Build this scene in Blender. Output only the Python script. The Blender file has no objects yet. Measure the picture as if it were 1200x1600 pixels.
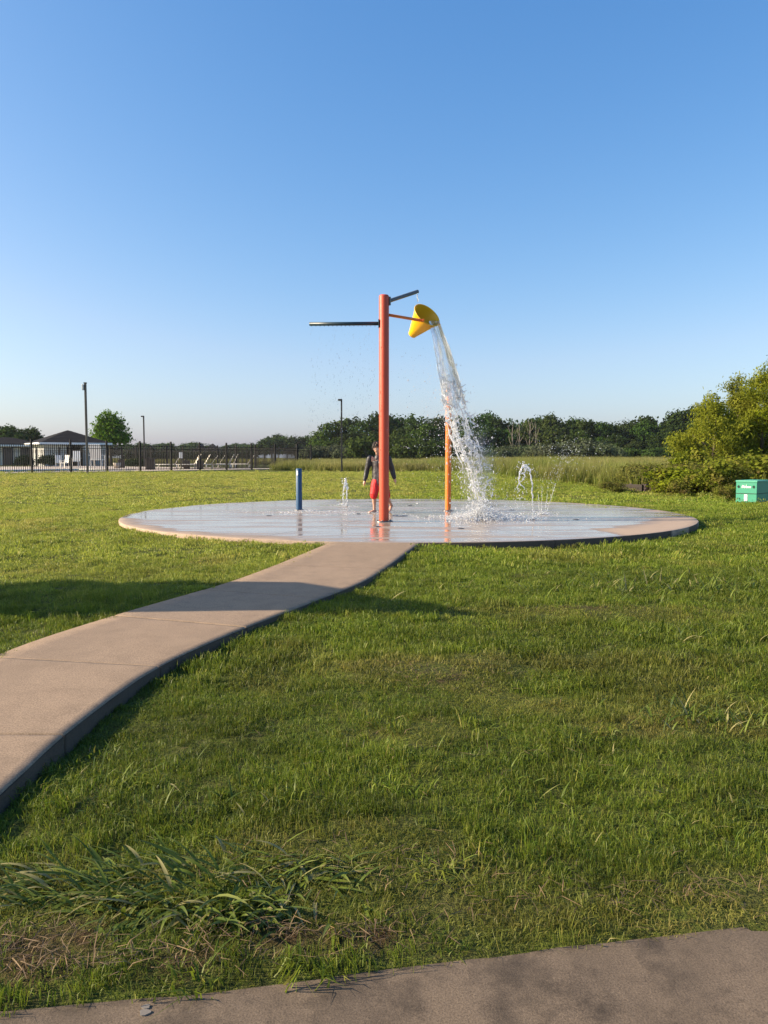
import bpy, bmesh, math, random
import numpy as np
from mathutils import Vector, Matrix, Euler

random.seed(7)
RNG = np.random.default_rng(11)
S = bpy.context.scene
COL = S.collection
R = math.radians

# ------------------------------------------------------------------ camera, sky, sun, exposure
EYE = 1.15
FPX = 1215.0
PITCH = 4.0
cam_d = bpy.data.cameras.new('camera')
cam = bpy.data.objects.new('camera', cam_d)
COL.objects.link(cam)
cam.location = (0, 0, EYE)
cam.rotation_euler = (R(90 - PITCH), 0, 0)
cam_d.sensor_fit = 'VERTICAL'
cam_d.sensor_height = 36
cam_d.lens = 36 * FPX / 1600
cam_d.clip_start = 0.05
cam_d.clip_end = 6000
S.camera = cam

SUN_EL, SUN_ROT = 26.0, 266.0
world = bpy.data.worlds.new('World')
S.world = world
world.use_nodes = True
wn, wl = world.node_tree.nodes, world.node_tree.links
sky = wn.new('ShaderNodeTexSky')
sky.sky_type = 'NISHITA'
sky.sun_disc = False
sky.sun_elevation = R(SUN_EL)
sky.sun_rotation = R(SUN_ROT)
sky.altitude = 100
sky.air_density = 1.0
sky.dust_density = 1.6
sky.ozone_density = 2.2
# the camera's rendering of the sky: redder light falls off faster towards the zenith
sep, cmb = wn.new('ShaderNodeSeparateColor'), wn.new('ShaderNodeCombineColor')
wl.new(sky.outputs[0], sep.inputs[0])
for ch, (amp, gam) in enumerate(((0.564, 1.5), (0.903, 1.0), (1.556, 0.7))):
    pw, ml, mn = (wn.new('ShaderNodeMath') for _ in range(3))
    pw.operation, ml.operation, mn.operation = 'POWER', 'MULTIPLY', 'MINIMUM'
    wl.new(sep.outputs[ch], pw.inputs[0])
    pw.inputs[1].default_value = gam
    wl.new(pw.outputs[0], ml.inputs[0])
    ml.inputs[1].default_value = amp
    if ch == 0:
        wl.new(ml.outputs[0], mn.inputs[0])
        cp = wn.new('ShaderNodeMath')
        cp.operation = 'MULTIPLY'
        cp.inputs[1].default_value = 0.90
        wl.new(sep.outputs[0], cp.inputs[0])
        wl.new(cp.outputs[0], mn.inputs[1])
        wl.new(mn.outputs[0], cmb.inputs[0])
    else:
        wl.new(ml.outputs[0], cmb.inputs[ch])
wl.new(cmb.outputs[0], wn['Background'].inputs[0])
wn['Background'].inputs[1].default_value = 0.11

sun_d = bpy.data.lights.new('sun', 'SUN')
sun_d.energy = 5.0
sun_d.angle = R(0.5)
sun_d.color = (1.0, 0.83, 0.62)
sun = bpy.data.objects.new('sun', sun_d)
COL.objects.link(sun)
sdir = Vector((math.sin(R(SUN_ROT)) * math.cos(R(SUN_EL)), math.cos(R(SUN_ROT)) * math.cos(R(SUN_EL)), math.sin(R(SUN_EL))))
sun.rotation_euler = sdir.to_track_quat('Z', 'Y').to_euler()
sun.location = (-20, 0, 20)

S.view_settings.view_transform = 'Standard'
S.view_settings.look = 'None'
S.view_settings.exposure = 0.98
S.view_settings.gamma = 1.0
S.view_settings.use_curve_mapping = False
S.render.engine = 'CYCLES'
S.cycles.max_bounces = 10
S.cycles.transmission_bounces = 8
S.cycles.transparent_max_bounces = 12

# ------------------------------------------------------------------ pixel (1200x1600 photo) to world
COSP, SINP = math.cos(R(PITCH)), math.sin(R(PITCH))


def ray(px, py):
    u, v = (px - 600) / FPX, -(py - 800) / FPX
    return Vector((u, COSP + v * SINP, -SINP + v * COSP))


def at(px, py, Y):
    d = ray(px, py)
    t = Y / d.y
    return Vector((d.x * t, Y, EYE + d.z * t))


def onz(px, py, z):
    d = ray(px, py)
    t = (z - EYE) / d.z
    return Vector((d.x * t, d.y * t, z))


# ------------------------------------------------------------------ numpy noise
def _hash(ix, iy, seed):
    n = (ix * 374761393 + iy * 668265263 + seed * 974634777) & 0xFFFFFFFF
    n = ((n ^ (n >> 13)) * 1274126177) & 0xFFFFFFFF
    return ((n ^ (n >> 16)) & 0xFFFF) / 65535.0


def vnoise(x, y, seed=0):
    x = np.asarray(x, dtype=np.float64)
    y = np.asarray(y, dtype=np.float64)
    ix, iy = np.floor(x).astype(np.int64), np.floor(y).astype(np.int64)
    fx, fy = x - ix, y - iy
    fx, fy = fx * fx * (3 - 2 * fx), fy * fy * (3 - 2 * fy)
    a, b = _hash(ix, iy, seed), _hash(ix + 1, iy, seed)
    c, d = _hash(ix, iy + 1, seed), _hash(ix + 1, iy + 1, seed)
    return (a * (1 - fx) + b * fx) * (1 - fy) + (c * (1 - fx) + d * fx) * fy


def fbm(x, y, seed=0, oct=3):
    s, a, t = 0, 1.0, 0
    for k in range(oct):
        s = s + a * vnoise(np.asarray(x) * 2 ** k + 17.3 * k, np.asarray(y) * 2 ** k + 9.1 * k, seed + k)
        t += a
        a *= 0.5
    return s / t


def sstep(a, b, x):
    t = np.clip((np.asarray(x, dtype=np.float64) - a) / (b - a), 0, 1)
    return t * t * (3 - 2 * t)


PADC, PADR = (0.45, 16.15), 5.65
KZ = -0.062                                  # top of the concrete strip at the photographer's feet
KL = (onz(0, 1575, KZ), onz(1200, 1437, KZ))


def ground_z(x, y):
    x, y = np.asarray(x, dtype=np.float64), np.asarray(y, dtype=np.float64)
    xc = -1.95 + (y - 3) * 0.24
    side = sstep(-0.45, 0.45, x - xc)
    rr = np.hypot(x - PADC[0], y - PADC[1])
    low = -0.035 - 0.03 * sstep(8, 12, y) * (1 - side) - (0.042 - 0.028 * sstep(3.4, 5.6, y)) * side
    low = low - 0.075 * np.exp(-np.maximum(rr - PADR - 0.2, 0) / 0.9) * sstep(0.75, 1.5, x) * sstep(7, 9, y) * (1 - sstep(13, 17, y))
    low = low + 0.015 * (1 - sstep(1.7, 2.3, y)) * side - 0.03 * (1 - sstep(1.7, 2.3, y)) * (1 - side)
    yk = KL[0].y + (x - KL[0].x) * (KL[1].y - KL[0].y) / (KL[1].x - KL[0].x)
    low = low - 0.16 * (1 - sstep(-0.22, -0.06, y - yk)) * (y > 0.2)
    rise = sstep(20, 42, y)
    z = low * (1 - rise) + 0.27 * rise
    bump = (fbm(x * 1.6, y * 1.6, 3) - 0.5) * 0.07 + (fbm(x * 4.5, y * 4.5, 6) - 0.5) * 0.03 * (1 - sstep(8, 14, y)) + (fbm(x * 0.33, y * 0.33, 9) - 0.5) * 0.07 * sstep(9, 24, y)
    near = 0.35 + 0.65 * sstep(PADR + 0.1, PADR + 1.2, rr)
    near = near * (0.3 + 0.7 * sstep(1.7, 2.8, y))
    far = 1 - sstep(60, 90, y)
    return z + bump * near * far


def gz(x, y):
    return float(ground_z(x, y))


def onground(px, py):
    z = -0.05
    for _ in range(12):
        p = onz(px, py, z)
        z = gz(p.x, p.y)
    return onz(px, py, z)


# ------------------------------------------------------------------ object helpers
def tag(o, label=None, cat=None, group=None, kind=None):
    if label:
        o['label'] = label
    if cat:
        o['category'] = cat
    if group:
        o['group'] = group
    if kind:
        o['kind'] = kind
    return o


def thing(name, label, cat, loc=(0, 0, 0), rz=0, group=None):
    o = bpy.data.objects.new(name, None)
    COL.objects.link(o)
    o.location = loc
    o.rotation_euler = (0, 0, rz)
    o.empty_display_size = 0.2
    return tag(o, label, cat, group)


def link(name, me, m=None, parent=None, loc=None, rot=None):
    o = bpy.data.objects.new(name, me)
    COL.objects.link(o)
    if m is not None and len(me.materials) == 0:
        me.materials.append(m)
    if parent is not None:
        o.parent = parent
    if loc is not None:
        o.location = loc
    if rot is not None:
        o.rotation_euler = rot
    return o


def copy_tree(o, loc=None, rz=None, scale=None, label=None):
    def rec(a, parent):
        c = a.copy()
        COL.objects.link(c)
        if parent is not None:
            c.parent = parent
        for ch in list(a.children):
            rec(ch, c)
        return c
    c = rec(o, None)
    if loc is not None:
        c.location = loc
    if rz is not None:
        c.rotation_euler = (0, 0, rz)
    if scale is not None:
        c.scale = scale
    if label:
        c['label'] = label
    return c


class MB:
    """collects boxes, tubes, lathes into one mesh"""

    def __init__(s):
        s.v, s.f, s.sm = [], [], []

    def add(s, vs, fs, smooth=False):
        o = len(s.v)
        s.v += [tuple(p) for p in vs]
        s.f += [[i + o for i in f] for f in fs]
        s.sm += [smooth] * len(fs)
        return s

    def box(s, c, d, rot=None, bev=0.0):
        hx, hy, hz = d[0] / 2, d[1] / 2, d[2] / 2
        M = rot if rot is not None else Matrix.Identity(3)
        c = Vector(c)
        if bev <= 0:
            vs = [c + M @ Vector((x * hx, y * hy, z * hz)) for x in (-1, 1) for y in (-1, 1) for z in (-1, 1)]
            s.add(vs, [(0, 1, 3, 2), (4, 6, 7, 5), (0, 4, 5, 1), (2, 3, 7, 6), (0, 2, 6, 4), (1, 5, 7, 3)])
        else:
            bm = bmesh.new()
            bmesh.ops.create_cube(bm, size=1)
            bmesh.ops.scale(bm, vec=(d[0], d[1], d[2]), verts=bm.verts)
            bmesh.ops.bevel(bm, geom=bm.edges[:], offset=bev, segments=2, affect='EDGES', profile=0.5)
            bm.verts.index_update()
            s.add([c + M @ v.co for v in bm.verts], [[v.index for v in f.verts] for f in bm.faces])
            bm.free()
        return s

    def tube(s, pts, rad, seg=10, cap=True, smooth=True):
        pts = [Vector(p) for p in pts]
        n = len(pts)
        rad = list(rad) if hasattr(rad, '__len__') else [rad] * n
        vs, up = [], None
        for i, p in enumerate(pts):
            d = (pts[min(i + 1, n - 1)] - pts[max(i - 1, 0)]).normalized()
            if up is None:
                up = Vector((0, 0, 1)) if abs(d.z) < 0.9 else Vector((1, 0, 0))
            a = d.cross(up)
            a = a.normalized() if a.length > 1e-6 else d.orthogonal().normalized()
            b = a.cross(d).normalized()
            up = b
            for k in range(seg):
                t = 2 * math.pi * k / seg
                vs.append(p + (a * math.cos(t) + b * math.sin(t)) * rad[i])
        fs = []
        for i in range(n - 1):
            for k in range(seg):
                k2 = (k + 1) % seg
                fs.append((i * seg + k, i * seg + k2, (i + 1) * seg + k2, (i + 1) * seg + k))
        o = len(s.v)
        s.add(vs, fs, smooth)
        if cap:
            s.f += [[o + k for k in range(seg)][::-1], [o + (n - 1) * seg + k for k in range(seg)]]
            s.sm += [False, False]
        return s

    def lathe(s, prof, M=None, seg=32, smooth=True):
        """profile of (r, z) about z, placed by a 4x4 matrix"""
        M = M if M is not None else Matrix.Identity(4)
        vs, fs = [], []
        for r, z in prof:
            for k in range(seg):
                t = 2 * math.pi * k / seg
                vs.append(M @ Vector((r * math.cos(t), r * math.sin(t), z)))
        for i in range(len(prof) - 1):
            for k in range(seg):
                k2 = (k + 1) % seg
                fs.append((i * seg + k, i * seg + k2, (i + 1) * seg + k2, (i + 1) * seg + k))
        return s.add(vs, fs, smooth)

    def ball(s, c, r, seg=10, sc=(1, 1, 1)):
        prof = [(math.sin(math.pi * i / seg) * r + 1e-5, -math.cos(math.pi * i / seg) * r) for i in range(seg + 1)]
        M = Matrix.Translation(Vector(c)) @ Matrix.Diagonal((sc[0], sc[1], sc[2], 1))
        return s.lathe(prof, M, seg + 2)

    def mesh(s, name):
        me = bpy.data.meshes.new(name)
        me.from_pydata(s.v, [], s.f)
        me.polygons.foreach_set('use_smooth', s.sm)
        me.update()
        return me

    def build(s, name, m=None, parent=None, loc=None, rot=None):
        return link(name, s.mesh(name), m, parent, loc, rot)


def np_mesh(name, V, F, attrs=None, smooth=False):
    """V (n,3); F list of index arrays; attrs {name: per-vertex floats}"""
    me = bpy.data.meshes.new(name)
    V = np.asarray(V, dtype=np.float32)
    me.vertices.add(len(V))
    me.vertices.foreach_set('co', V.ravel())
    lens = np.concatenate([np.full(len(f), f.shape[1]) for f in F]).astype(np.int32)
    idx = np.concatenate([f.ravel() for f in F]).astype(np.int32)
    me.loops.add(len(idx))
    me.loops.foreach_set('vertex_index', idx)
    me.polygons.add(len(lens))
    me.polygons.foreach_set('loop_start', np.concatenate([[0], np.cumsum(lens)[:-1]]).astype(np.int32))
    me.polygons.foreach_set('loop_total', lens)
    if smooth:
        me.polygons.foreach_set('use_smooth', np.ones(len(lens), dtype=bool))
    for k, a in (attrs or {}).items():
        at_ = me.attributes.new(k, 'FLOAT', 'POINT')
        at_.data.foreach_set('value', np.asarray(a, dtype=np.float32))
    me.update(calc_edges=True)
    me.validate()
    return me


# ------------------------------------------------------------------ material helpers
class NT:
    def __init__(s, name):
        s.m = bpy.data.materials.new(name)
        s.m.use_nodes = True
        s.t = s.m.node_tree
        s.t.nodes.clear()
        s.out = s.t.nodes.new('ShaderNodeOutputMaterial')

    def n(s, typ, inp=None, **kw):
        nd = s.t.nodes.new('ShaderNode' + typ)
        for k, v in kw.items():
            setattr(nd, k, v)
        for k, v in (inp or {}).items():
            if isinstance(v, bpy.types.NodeSocket):
                s.t.links.new(v, nd.inputs[k])
            else:
                nd.inputs[k].default_value = v
        return nd

    def pos(s):
        return s.n('NewGeometry').outputs['Position']

    def obj(s):
        return s.n('TexCoord').outputs['Object']

    def noise(s, vec, scale, detail=4, rough=0.55, stretch=None):
        if stretch:
            vec = s.n('Mapping', {'Vector': vec, 'Scale': stretch}).outputs[0]
        return s.n('TexNoise', {'Vector': vec, 'Scale': scale, 'Detail': detail, 'Roughness': rough}).outputs[0]

    def ramp(s, fac, stops):
        nd = s.n('ValToRGB', {'Fac': fac})
        e = nd.color_ramp.elements
        while len(e) < len(stops):
            e.new(0.5)
        for i, (p, c) in enumerate(stops):
            e[i].position = p
            e[i].color = (*c, 1) if hasattr(c, '__len__') else (c, c, c, 1)
        return nd.outputs[0]

    def mix(s, f, a, b, mode='MIX'):
        nd = s.n('Mix', data_type='RGBA', blend_type=mode)
        for k, v in ((0, f), (6, a), (7, b)):
            if isinstance(v, bpy.types.NodeSocket):
                s.t.links.new(v, nd.inputs[k])
            elif hasattr(v, '__len__'):
                nd.inputs[k].default_value = (*v[:3], 1)
            else:
                nd.inputs[k].default_value = v if k == 0 else (v, v, v, 1)
        return nd.outputs[2]

    def math(s, op, a, b=0.0, c=0.0, clamp=False):
        nd = s.n('Math', {0: a, 1: b, 2: c}, operation=op)
        nd.use_clamp = clamp
        return nd.outputs[0]

    def bump(s, h, strength, dist=0.01, normal=None):
        d = {'Height': h, 'Strength': strength, 'Distance': dist}
        if normal is not None:
            d['Normal'] = normal
        return s.n('Bump', d).outputs[0]

    def attr(s, name, typ='GEOMETRY'):
        return s.n('Attribute', attribute_name=name, attribute_type=typ).outputs['Fac']

    def surf(s, sh):
        s.t.links.new(sh, s.out.inputs[0])
        return s.m

    def princ(s, **kw):
        return s.n('BsdfPrincipled', kw).outputs[0]


def paint(name, c, rough=0.45, metal=0.0, var=0.12, scale=6.0, grime=0.0, spec=0.5, bump=0.05):
    """painted / plastic / metal surface with slight unevenness"""
    k = NT(name)
    P = k.obj()
    n1 = k.noise(P, scale, 5)
    n2 = k.noise(P, scale * 9, 3)
    lo = tuple(x * (1 - var) for x in c)
    hi = tuple(min(1, x * (1 + var)) for x in c)
    col = k.mix(n1, lo, hi)
    if grime:
        g = k.ramp(k.noise(P, scale * 0.6, 6, 0.65), [(0.5, 0), (0.72, 1)])
        col = k.mix(k.math('MULTIPLY', g, grime), col, (0.16, 0.13, 0.1))
    r = k.math('ADD', k.math('MULTIPLY', n2, 0.2), rough - 0.1)
    d = {'Base Color': col, 'Roughness': r, 'Metallic': metal, 'Specular IOR Level': spec}
    if bump:
        d['Normal'] = k.bump(n2, bump, 0.01)
    return k.surf(k.princ(**d))


def leafy(name, dark, lite, transl=0.35, patch=None, patch_scale=0.6):
    k = NT(name)
    r = k.attr('rnd')
    col = k.mix(r, dark, lite)
    if patch is not None:
        col = k.mix(k.ramp(k.noise(k.obj(), patch_scale, 3), [(0.48, 0), (0.64, 1)]), col, patch)
    rnd = k.n('ObjectInfo').outputs['Random']
    hs = k.n('HueSaturation', {'Hue': k.math('ADD', k.math('MULTIPLY', rnd, 0.03), 0.485), 'Saturation': k.math('ADD', k.math('MULTIPLY', rnd, 0.2), 0.9),
                               'Value': k.math('ADD', k.math('MULTIPLY', rnd, 0.5), 0.75), 'Color': col}).outputs[0]
    a = k.n('BsdfDiffuse', {'Color': hs}).outputs[0]
    b = k.n('BsdfTranslucent', {'Color': hs}).outputs[0]
    return k.surf(k.n('MixShader', {0: transl, 1: a, 2: b}).outputs[0])


def blade_mat(name, g1, g2, dry, tipc=None, tipf=0.0, dark=1.0):
    k = NT(name)
    r = k.attr('rnd')
    tip = k.attr('tip')
    tint = k.attr('tint', 'INSTANCER')
    col = k.mix(r, g1, g2)
    fd = k.math('ADD', tint, k.math('MULTIPLY', k.ramp(r, [(0.9, 0), (0.97, 1)]), 0.55), clamp=True)
    col = k.mix(fd, col, dry)
    if tipc is not None:
        col = k.mix(k.math('MULTIPLY', k.ramp(tip, [(0.45, 0), (0.9, 1)]), tipf), col, tipc)
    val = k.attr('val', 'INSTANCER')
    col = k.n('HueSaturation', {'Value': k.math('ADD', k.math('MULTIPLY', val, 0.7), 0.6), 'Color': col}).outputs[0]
    a = k.princ(**{'Base Color': col, 'Roughness': 0.5, 'Specular IOR Level': 0.3})
    b = k.n('BsdfTranslucent', {'Color': col}).outputs[0]
    return k.surf(k.n('MixShader', {0: 0.45, 1: a, 2: b}).outputs[0])


def concrete(name, c1, c2, stain=(0.16, 0.14, 0.13), stain_amt=0.6, scale=1.0, blot=None, edge=None):
    k = NT(name)
    P = k.pos()
    big = k.noise(P, 0.9 * scale, 5, 0.6)
    med = k.noise(P, 6 * scale, 6, 0.65)
    fine = k.noise(P, 140 * scale, 3, 0.7)
    vor = k.n('TexVoronoi', {'Vector': P, 'Scale': 170 * scale}).outputs['Distance']
    col = k.mix(big, c1, c2)
    col = k.mix(k.math('MULTIPLY', k.ramp(med, [(0.47, 0), (0.75, 1)]), stain_amt), col, stain)
    col = k.mix(0.75, col, k.mix(k.ramp(fine, [(0.3, 0), (0.7, 1)]), (0.22, 0.21, 0.2), (0.78, 0.77, 0.76)), 'OVERLAY')
    streak = k.ramp(k.noise(P, 2.2 * scale, 6, 0.7, (1.0, 0.35, 1)), [(0.46, 0), (0.62, 1)])
    col = k.mix(k.math('MULTIPLY', streak, 0.4), col, k.mix(0.6, c1, stain))
    pores = k.ramp(vor, [(0.02, 1), (0.16, 0)])
    col = k.mix(k.math('MULTIPLY', pores, 0.5), col, (0.1, 0.09, 0.08))
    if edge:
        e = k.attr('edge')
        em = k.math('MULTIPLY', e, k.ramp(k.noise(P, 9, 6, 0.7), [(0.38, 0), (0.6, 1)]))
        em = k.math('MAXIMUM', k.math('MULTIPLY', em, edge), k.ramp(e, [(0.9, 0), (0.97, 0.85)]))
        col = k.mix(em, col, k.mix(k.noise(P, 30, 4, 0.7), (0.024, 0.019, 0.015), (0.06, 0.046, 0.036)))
    h = k.math('ADD', k.math('MULTIPLY', fine, 0.5), k.math('MULTIPLY', med, 1.0))
    return k.surf(k.princ(**{'Base Color': col, 'Roughness': 0.85, 'Specular IOR Level': 0.25, 'Normal': k.bump(h, 0.35, 0.006)}))


# ------------------------------------------------------------------ setting: ground sheet
def grid_axis(a, b, step, far, grow=1.22):
    mid = list(np.arange(a, b + 1e-6, step))
    lo, hi, s = [], [], step
    x = a
    while x > -far:
        s *= grow
        x -= s
        lo.append(x)
    s, x = step, b
    while x < far:
        s *= grow
        x += s
        hi.append(x)
    return np.array(lo[::-1] + mid + hi)


k = NT('ground_turf')
P = k.pos()
n1 = k.noise(P, 0.35, 5)
n2 = k.noise(P, 5.0, 6, 0.7)
n3 = k.noise(P, 45, 4, 0.75)
col = k.mix(k.ramp(n1, [(0.35, 0), (0.65, 1)]), (0.115, 0.15, 0.022), (0.16, 0.185, 0.03))
col = k.mix(k.ramp(n2, [(0.4, 0), (0.72, 1)]), col, (0.115, 0.1, 0.04))
col = k.mix(k.ramp(n3, [(0.35, 1), (0.6, 0)]), col, (0.035, 0.042, 0.012))
soil = k.mix(n3, (0.03, 0.017, 0.010), (0.10, 0.052, 0.03))
col = k.mix(k.math('MULTIPLY', k.attr('soil'), k.ramp(n2, [(0.3, 0.35), (0.6, 1)])), col, soil)
m_ground = k.surf(k.princ(**{'Base Color': col, 'Roughness': 0.95, 'Specular IOR Level': 0.1, 'Normal': k.bump(k.math('ADD', n3, n2), 0.9, 0.04)}))

# bare, worn spots seen in the photograph: (pixel x, pixel y, rx, ry metres)
BARE = [(900, 962, 0.5, 0.14), (830, 905, 0.25, 0.1), (50, 1505, 0.3, 0.15), (30, 1545, 0.28, 0.1), (430, 1490, 0.2, 0.06),
        (270, 1530, 0.16, 0.06), (600, 1482, 0.12, 0.04), (700, 1075, 0.16, 0.06), (940, 1090, 0.12, 0.04)]
BAREP = []
for px, py, rx, ry in BARE:
    p = onz(px, py, -0.1)
    BAREP.append((p.x, p.y, rx, ry))
DRYP = []
for px, py, rx, ry in [(700, 1060, 0.7, 0.35), (60, 1420, 0.5, 0.22), (560, 1380, 0.5, 0.16), (900, 1440, 0.7, 0.12), (1120, 1400, 0.4, 0.12),
                       (480, 1330, 0.5, 0.15), (930, 970, 1.3, 0.35), (640, 1150, 0.3, 0.2), (1030, 1150, 0.5, 0.2), (820, 1110, 0.4, 0.2)]:
    p = onz(px, py, -0.1)
    DRYP.append((p.x, p.y, rx, ry))


def spots(L, x, y):
    v = np.zeros_like(x)
    w = (fbm(x * 5, y * 5, 40) - 0.5) * 1.3
    for cx, cy, rx, ry in L:
        d = np.hypot((x - cx) / rx, (y - cy) / ry) + w
        v = np.maximum(v, 1 - sstep(0.55, 1.15, d))
    return v


xs = grid_axis(-9, 10, 0.12, 3000)
ys = np.concatenate([[-3000, -1200, -500, -200, -80, -30, -10, -3, 0], np.arange(0.6, 26, 0.12)])
yy, st = 26.0, 0.13
ext = []
while yy < 3200:
    ext.append(yy)
    st *= 1.05
    yy += st
ys = np.concatenate([ys, ext])
GX, GY = np.meshgrid(xs, ys)
GX, GY = GX.ravel(), GY.ravel()
GZ = ground_z(GX, GY)
nx, ny = len(xs), len(ys)
ii = np.arange(nx * ny).reshape(ny, nx)
F = np.stack([ii[:-1, :-1].ravel(), ii[:-1, 1:].ravel(), ii[1:, 1:].ravel(), ii[1:, :-1].ravel()], 1)
g = link('ground', np_mesh('ground', np.stack([GX, GY, GZ], 1), [F], {'soil': spots(BAREP, GX, GY)}, True), m_ground)
tag(g, kind='structure')

# ------------------------------------------------------------------ setting: splash pad slab (sectors split at the joints)
k = NT('wet_pad_concrete')
P = k.pos()
fine = k.noise(P, 120, 3, 0.7)
med = k.noise(P, 3.0, 6, 0.6)
edge_n = k.noise(P, 0.8, 5, 0.6, (0.6, 1.6, 1))
w0 = k.math('ADD', k.attr('wet'), k.math('MULTIPLY', k.math('SUBTRACT', edge_n, 0.5), 0.55))
wet = k.ramp(w0, [(0.47, 0), (0.53, 1)])
rim = k.ramp(w0, [(0.36, 0), (0.47, 1)])
dry = k.mix(med, (0.34, 0.25, 0.18), (0.43, 0.325, 0.24))
dry = k.mix(0.5, dry, k.mix(fine, (0.3, 0.29, 0.28), (0.7, 0.69, 0.68)), 'OVERLAY')
damp = k.mix(med, (0.2, 0.165, 0.145), (0.26, 0.215, 0.19))
col = k.mix(k.math('MULTIPLY', rim, 0.75), dry, damp)
col = k.mix(wet, col, k.mix(k.noise(P, 1.4, 5), (0.27, 0.215, 0.165), (0.38, 0.31, 0.245)))
film = k.noise(P, 0.8, 6, 0.66, (0.4, 2.4, 1))
thin = k.ramp(film, [(0.46, 0), (0.62, 1)])
rough = k.mix(wet, 0.8, k.mix(thin, 0.04, 0.45))
rip = k.noise(P, 5.5, 4, 0.6, (0.8, 2.2, 1))
rip2 = k.noise(P, 26, 3, 0.6)
act = k.attr('churn')
rip_h = k.math('ADD', k.math('MULTIPLY', rip, 0.5), k.math('MULTIPLY', k.math('MULTIPLY', rip2, act), 2.2))
bw = k.bump(rip_h, 0.055, 0.05)
bd = k.bump(fine, 0.25, 0.004)
nrm = k.mix(wet, bd, bw)
m_pad = k.surf(k.princ(**{'Base Color': col, 'Roughness': rough, 'IOR': 1.36, 'Normal': nrm}))
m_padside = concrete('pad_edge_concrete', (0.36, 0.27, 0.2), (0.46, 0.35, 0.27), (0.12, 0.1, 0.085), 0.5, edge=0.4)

pad = thing('splash_pad', None, None, (0, 0, 0))
tag(pad, kind='structure')
CHURN = [(onz(490, 800, 0), 1.5, 0.9), (onz(750, 808, 0), 1.1, 1.0), (onz(660, 806, 0), 0.9, 0.6), (onz(833, 812, 0), 0.5, 0.9), (onz(538, 790, 0), 0.6, 0.9),
         (onz(848, 803, 0), 0.6, 0.9)]


def wet_field(x, y):
    u, v = (x - PADC[0]) / PADR, (y - PADC[1]) / PADR
    r = np.hypot(u, v)
    th = np.degrees(np.arctan2(v, u))
    lim = np.full_like(r, 1.12)
    wl_ = sstep(-178, -160, th) * (1 - sstep(-112, -98, th))
    lim = lim - 0.18 * wl_
    wr_ = sstep(-62, -50, th) * (1 - sstep(-16, -4, th))
    lim = lim - 0.28 * wr_
    wb_ = sstep(-6, 4, th) * (1 - sstep(50, 75, th))
    lim = lim - 0.15 * wb_
    return np.clip(0.5 + (lim - r) * 2.6, 0, 1)


j0 = math.atan2(-3.45, -1.6)
NSEC = 8
for sct in range(NSEC):
    a0, a1 = j0 + sct * 2 * math.pi / NSEC, j0 + (sct + 1) * 2 * math.pi / NSEC
    na, nr = 28, 40
    rs = np.linspace(0, 1, nr + 1) ** 0.9 * (PADR - 0.012)
    V, W, CH = [], [], []
    for r_ in rs:
        for q in range(na + 1):
            t = a0 + (a1 - a0) * q / na
            # shrink away from the joints by 2.5 mm on each side
            x, y = r_ * math.cos(t), r_ * math.sin(t)
            bis = (a0 + a1) / 2
            x += 0.0035 / math.sin((a1 - a0) / 2) * math.cos(bis)
            y += 0.0035 / math.sin((a1 - a0) / 2) * math.sin(bis)
            V.append((PADC[0] + x, PADC[1] + y, 0))
    base_n = len(V)
    # rounded arris, then the side down into the soil
    for dr, dz in ((0.006, -0.002), (0.012, -0.012), (0.012, -0.09), (0.012, -0.3)):
        for q in range(na + 1):
            x, y, z = V[nr * (na + 1) + q]
            t = a0 + (a1 - a0) * q / na
            V.append((x + math.cos(t) * dr, y + math.sin(t) * dr, dz))
    Vn = np.array(V)
    rows = nr + 5
    ii = np.arange(rows * (na + 1)).reshape(rows, na + 1)
    F = np.stack([ii[:-1, :-1].ravel(), ii[1:, :-1].ravel(), ii[1:, 1:].ravel(), ii[:-1, 1:].ravel()], 1)
    wf = wet_field(Vn[:, 0], Vn[:, 1])
    ch = np.zeros(len(Vn))
    for p, rad, amp in CHURN:
        ch = np.maximum(ch, amp * np.exp(-(((Vn[:, 0] - p.x) / rad) ** 2 + ((Vn[:, 1] - p.y) / (rad * 0.8)) ** 2)))
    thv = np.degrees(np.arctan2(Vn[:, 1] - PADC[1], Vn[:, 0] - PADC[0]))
    stain_e = sstep(-101, -96, thv) * (1 - sstep(25, 60, thv)) * (0.86 + 0.14 * (fbm(Vn[:, 0] * 1.5, Vn[:, 1] * 1.5, 4) > 0.38))  # shade on the right front side, put into the colour as darkening
    me = np_mesh('slab', Vn, [F], {'wet': wf, 'churn': ch, 'edge': stain_e}, True)  # stain_e is no stain: shade painted on the right front side
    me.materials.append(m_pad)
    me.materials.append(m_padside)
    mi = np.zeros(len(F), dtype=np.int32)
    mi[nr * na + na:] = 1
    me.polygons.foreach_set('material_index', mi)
    link('slab', me, None, pad)
MB().lathe([(0.001, -0.012), (PADR - 0.03, -0.012), (PADR - 0.03, -0.3)], Matrix.Translation((PADC[0], PADC[1], 0)), 64).build('joint_bed', paint('joint_dark', (0.02, 0.017, 0.015), 0.7, spec=0.1), pad)

NZ = MB().lathe([(.001, .003), (.03, .003), (.034, .008), (.052, .008), (.056, 0.0)], None, 18).mesh('nozzle')
m_nozzle = paint('nozzle_steel', (0.09, 0.09, 0.09), 0.4, 0.6)
for px, py in ((833, 812), (541, 791), (848, 804), (475, 800), (560, 803), (668, 808), (640, 790), (770, 792), (420, 806), (900, 812), (590, 823), (720, 826), (800, 797)):
    p = onz(px, py, 0.0)
    link('nozzle', NZ, m_nozzle, pad, (p.x, p.y, 0.0005))
p = onz(625, 806, 0)
MB().lathe([(.001, .003), (.14, .003), (.15, .006), (.16, .0)], None, 24).build('drain', m_nozzle, pad, (p.x, p.y, 0.0005))
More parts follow.
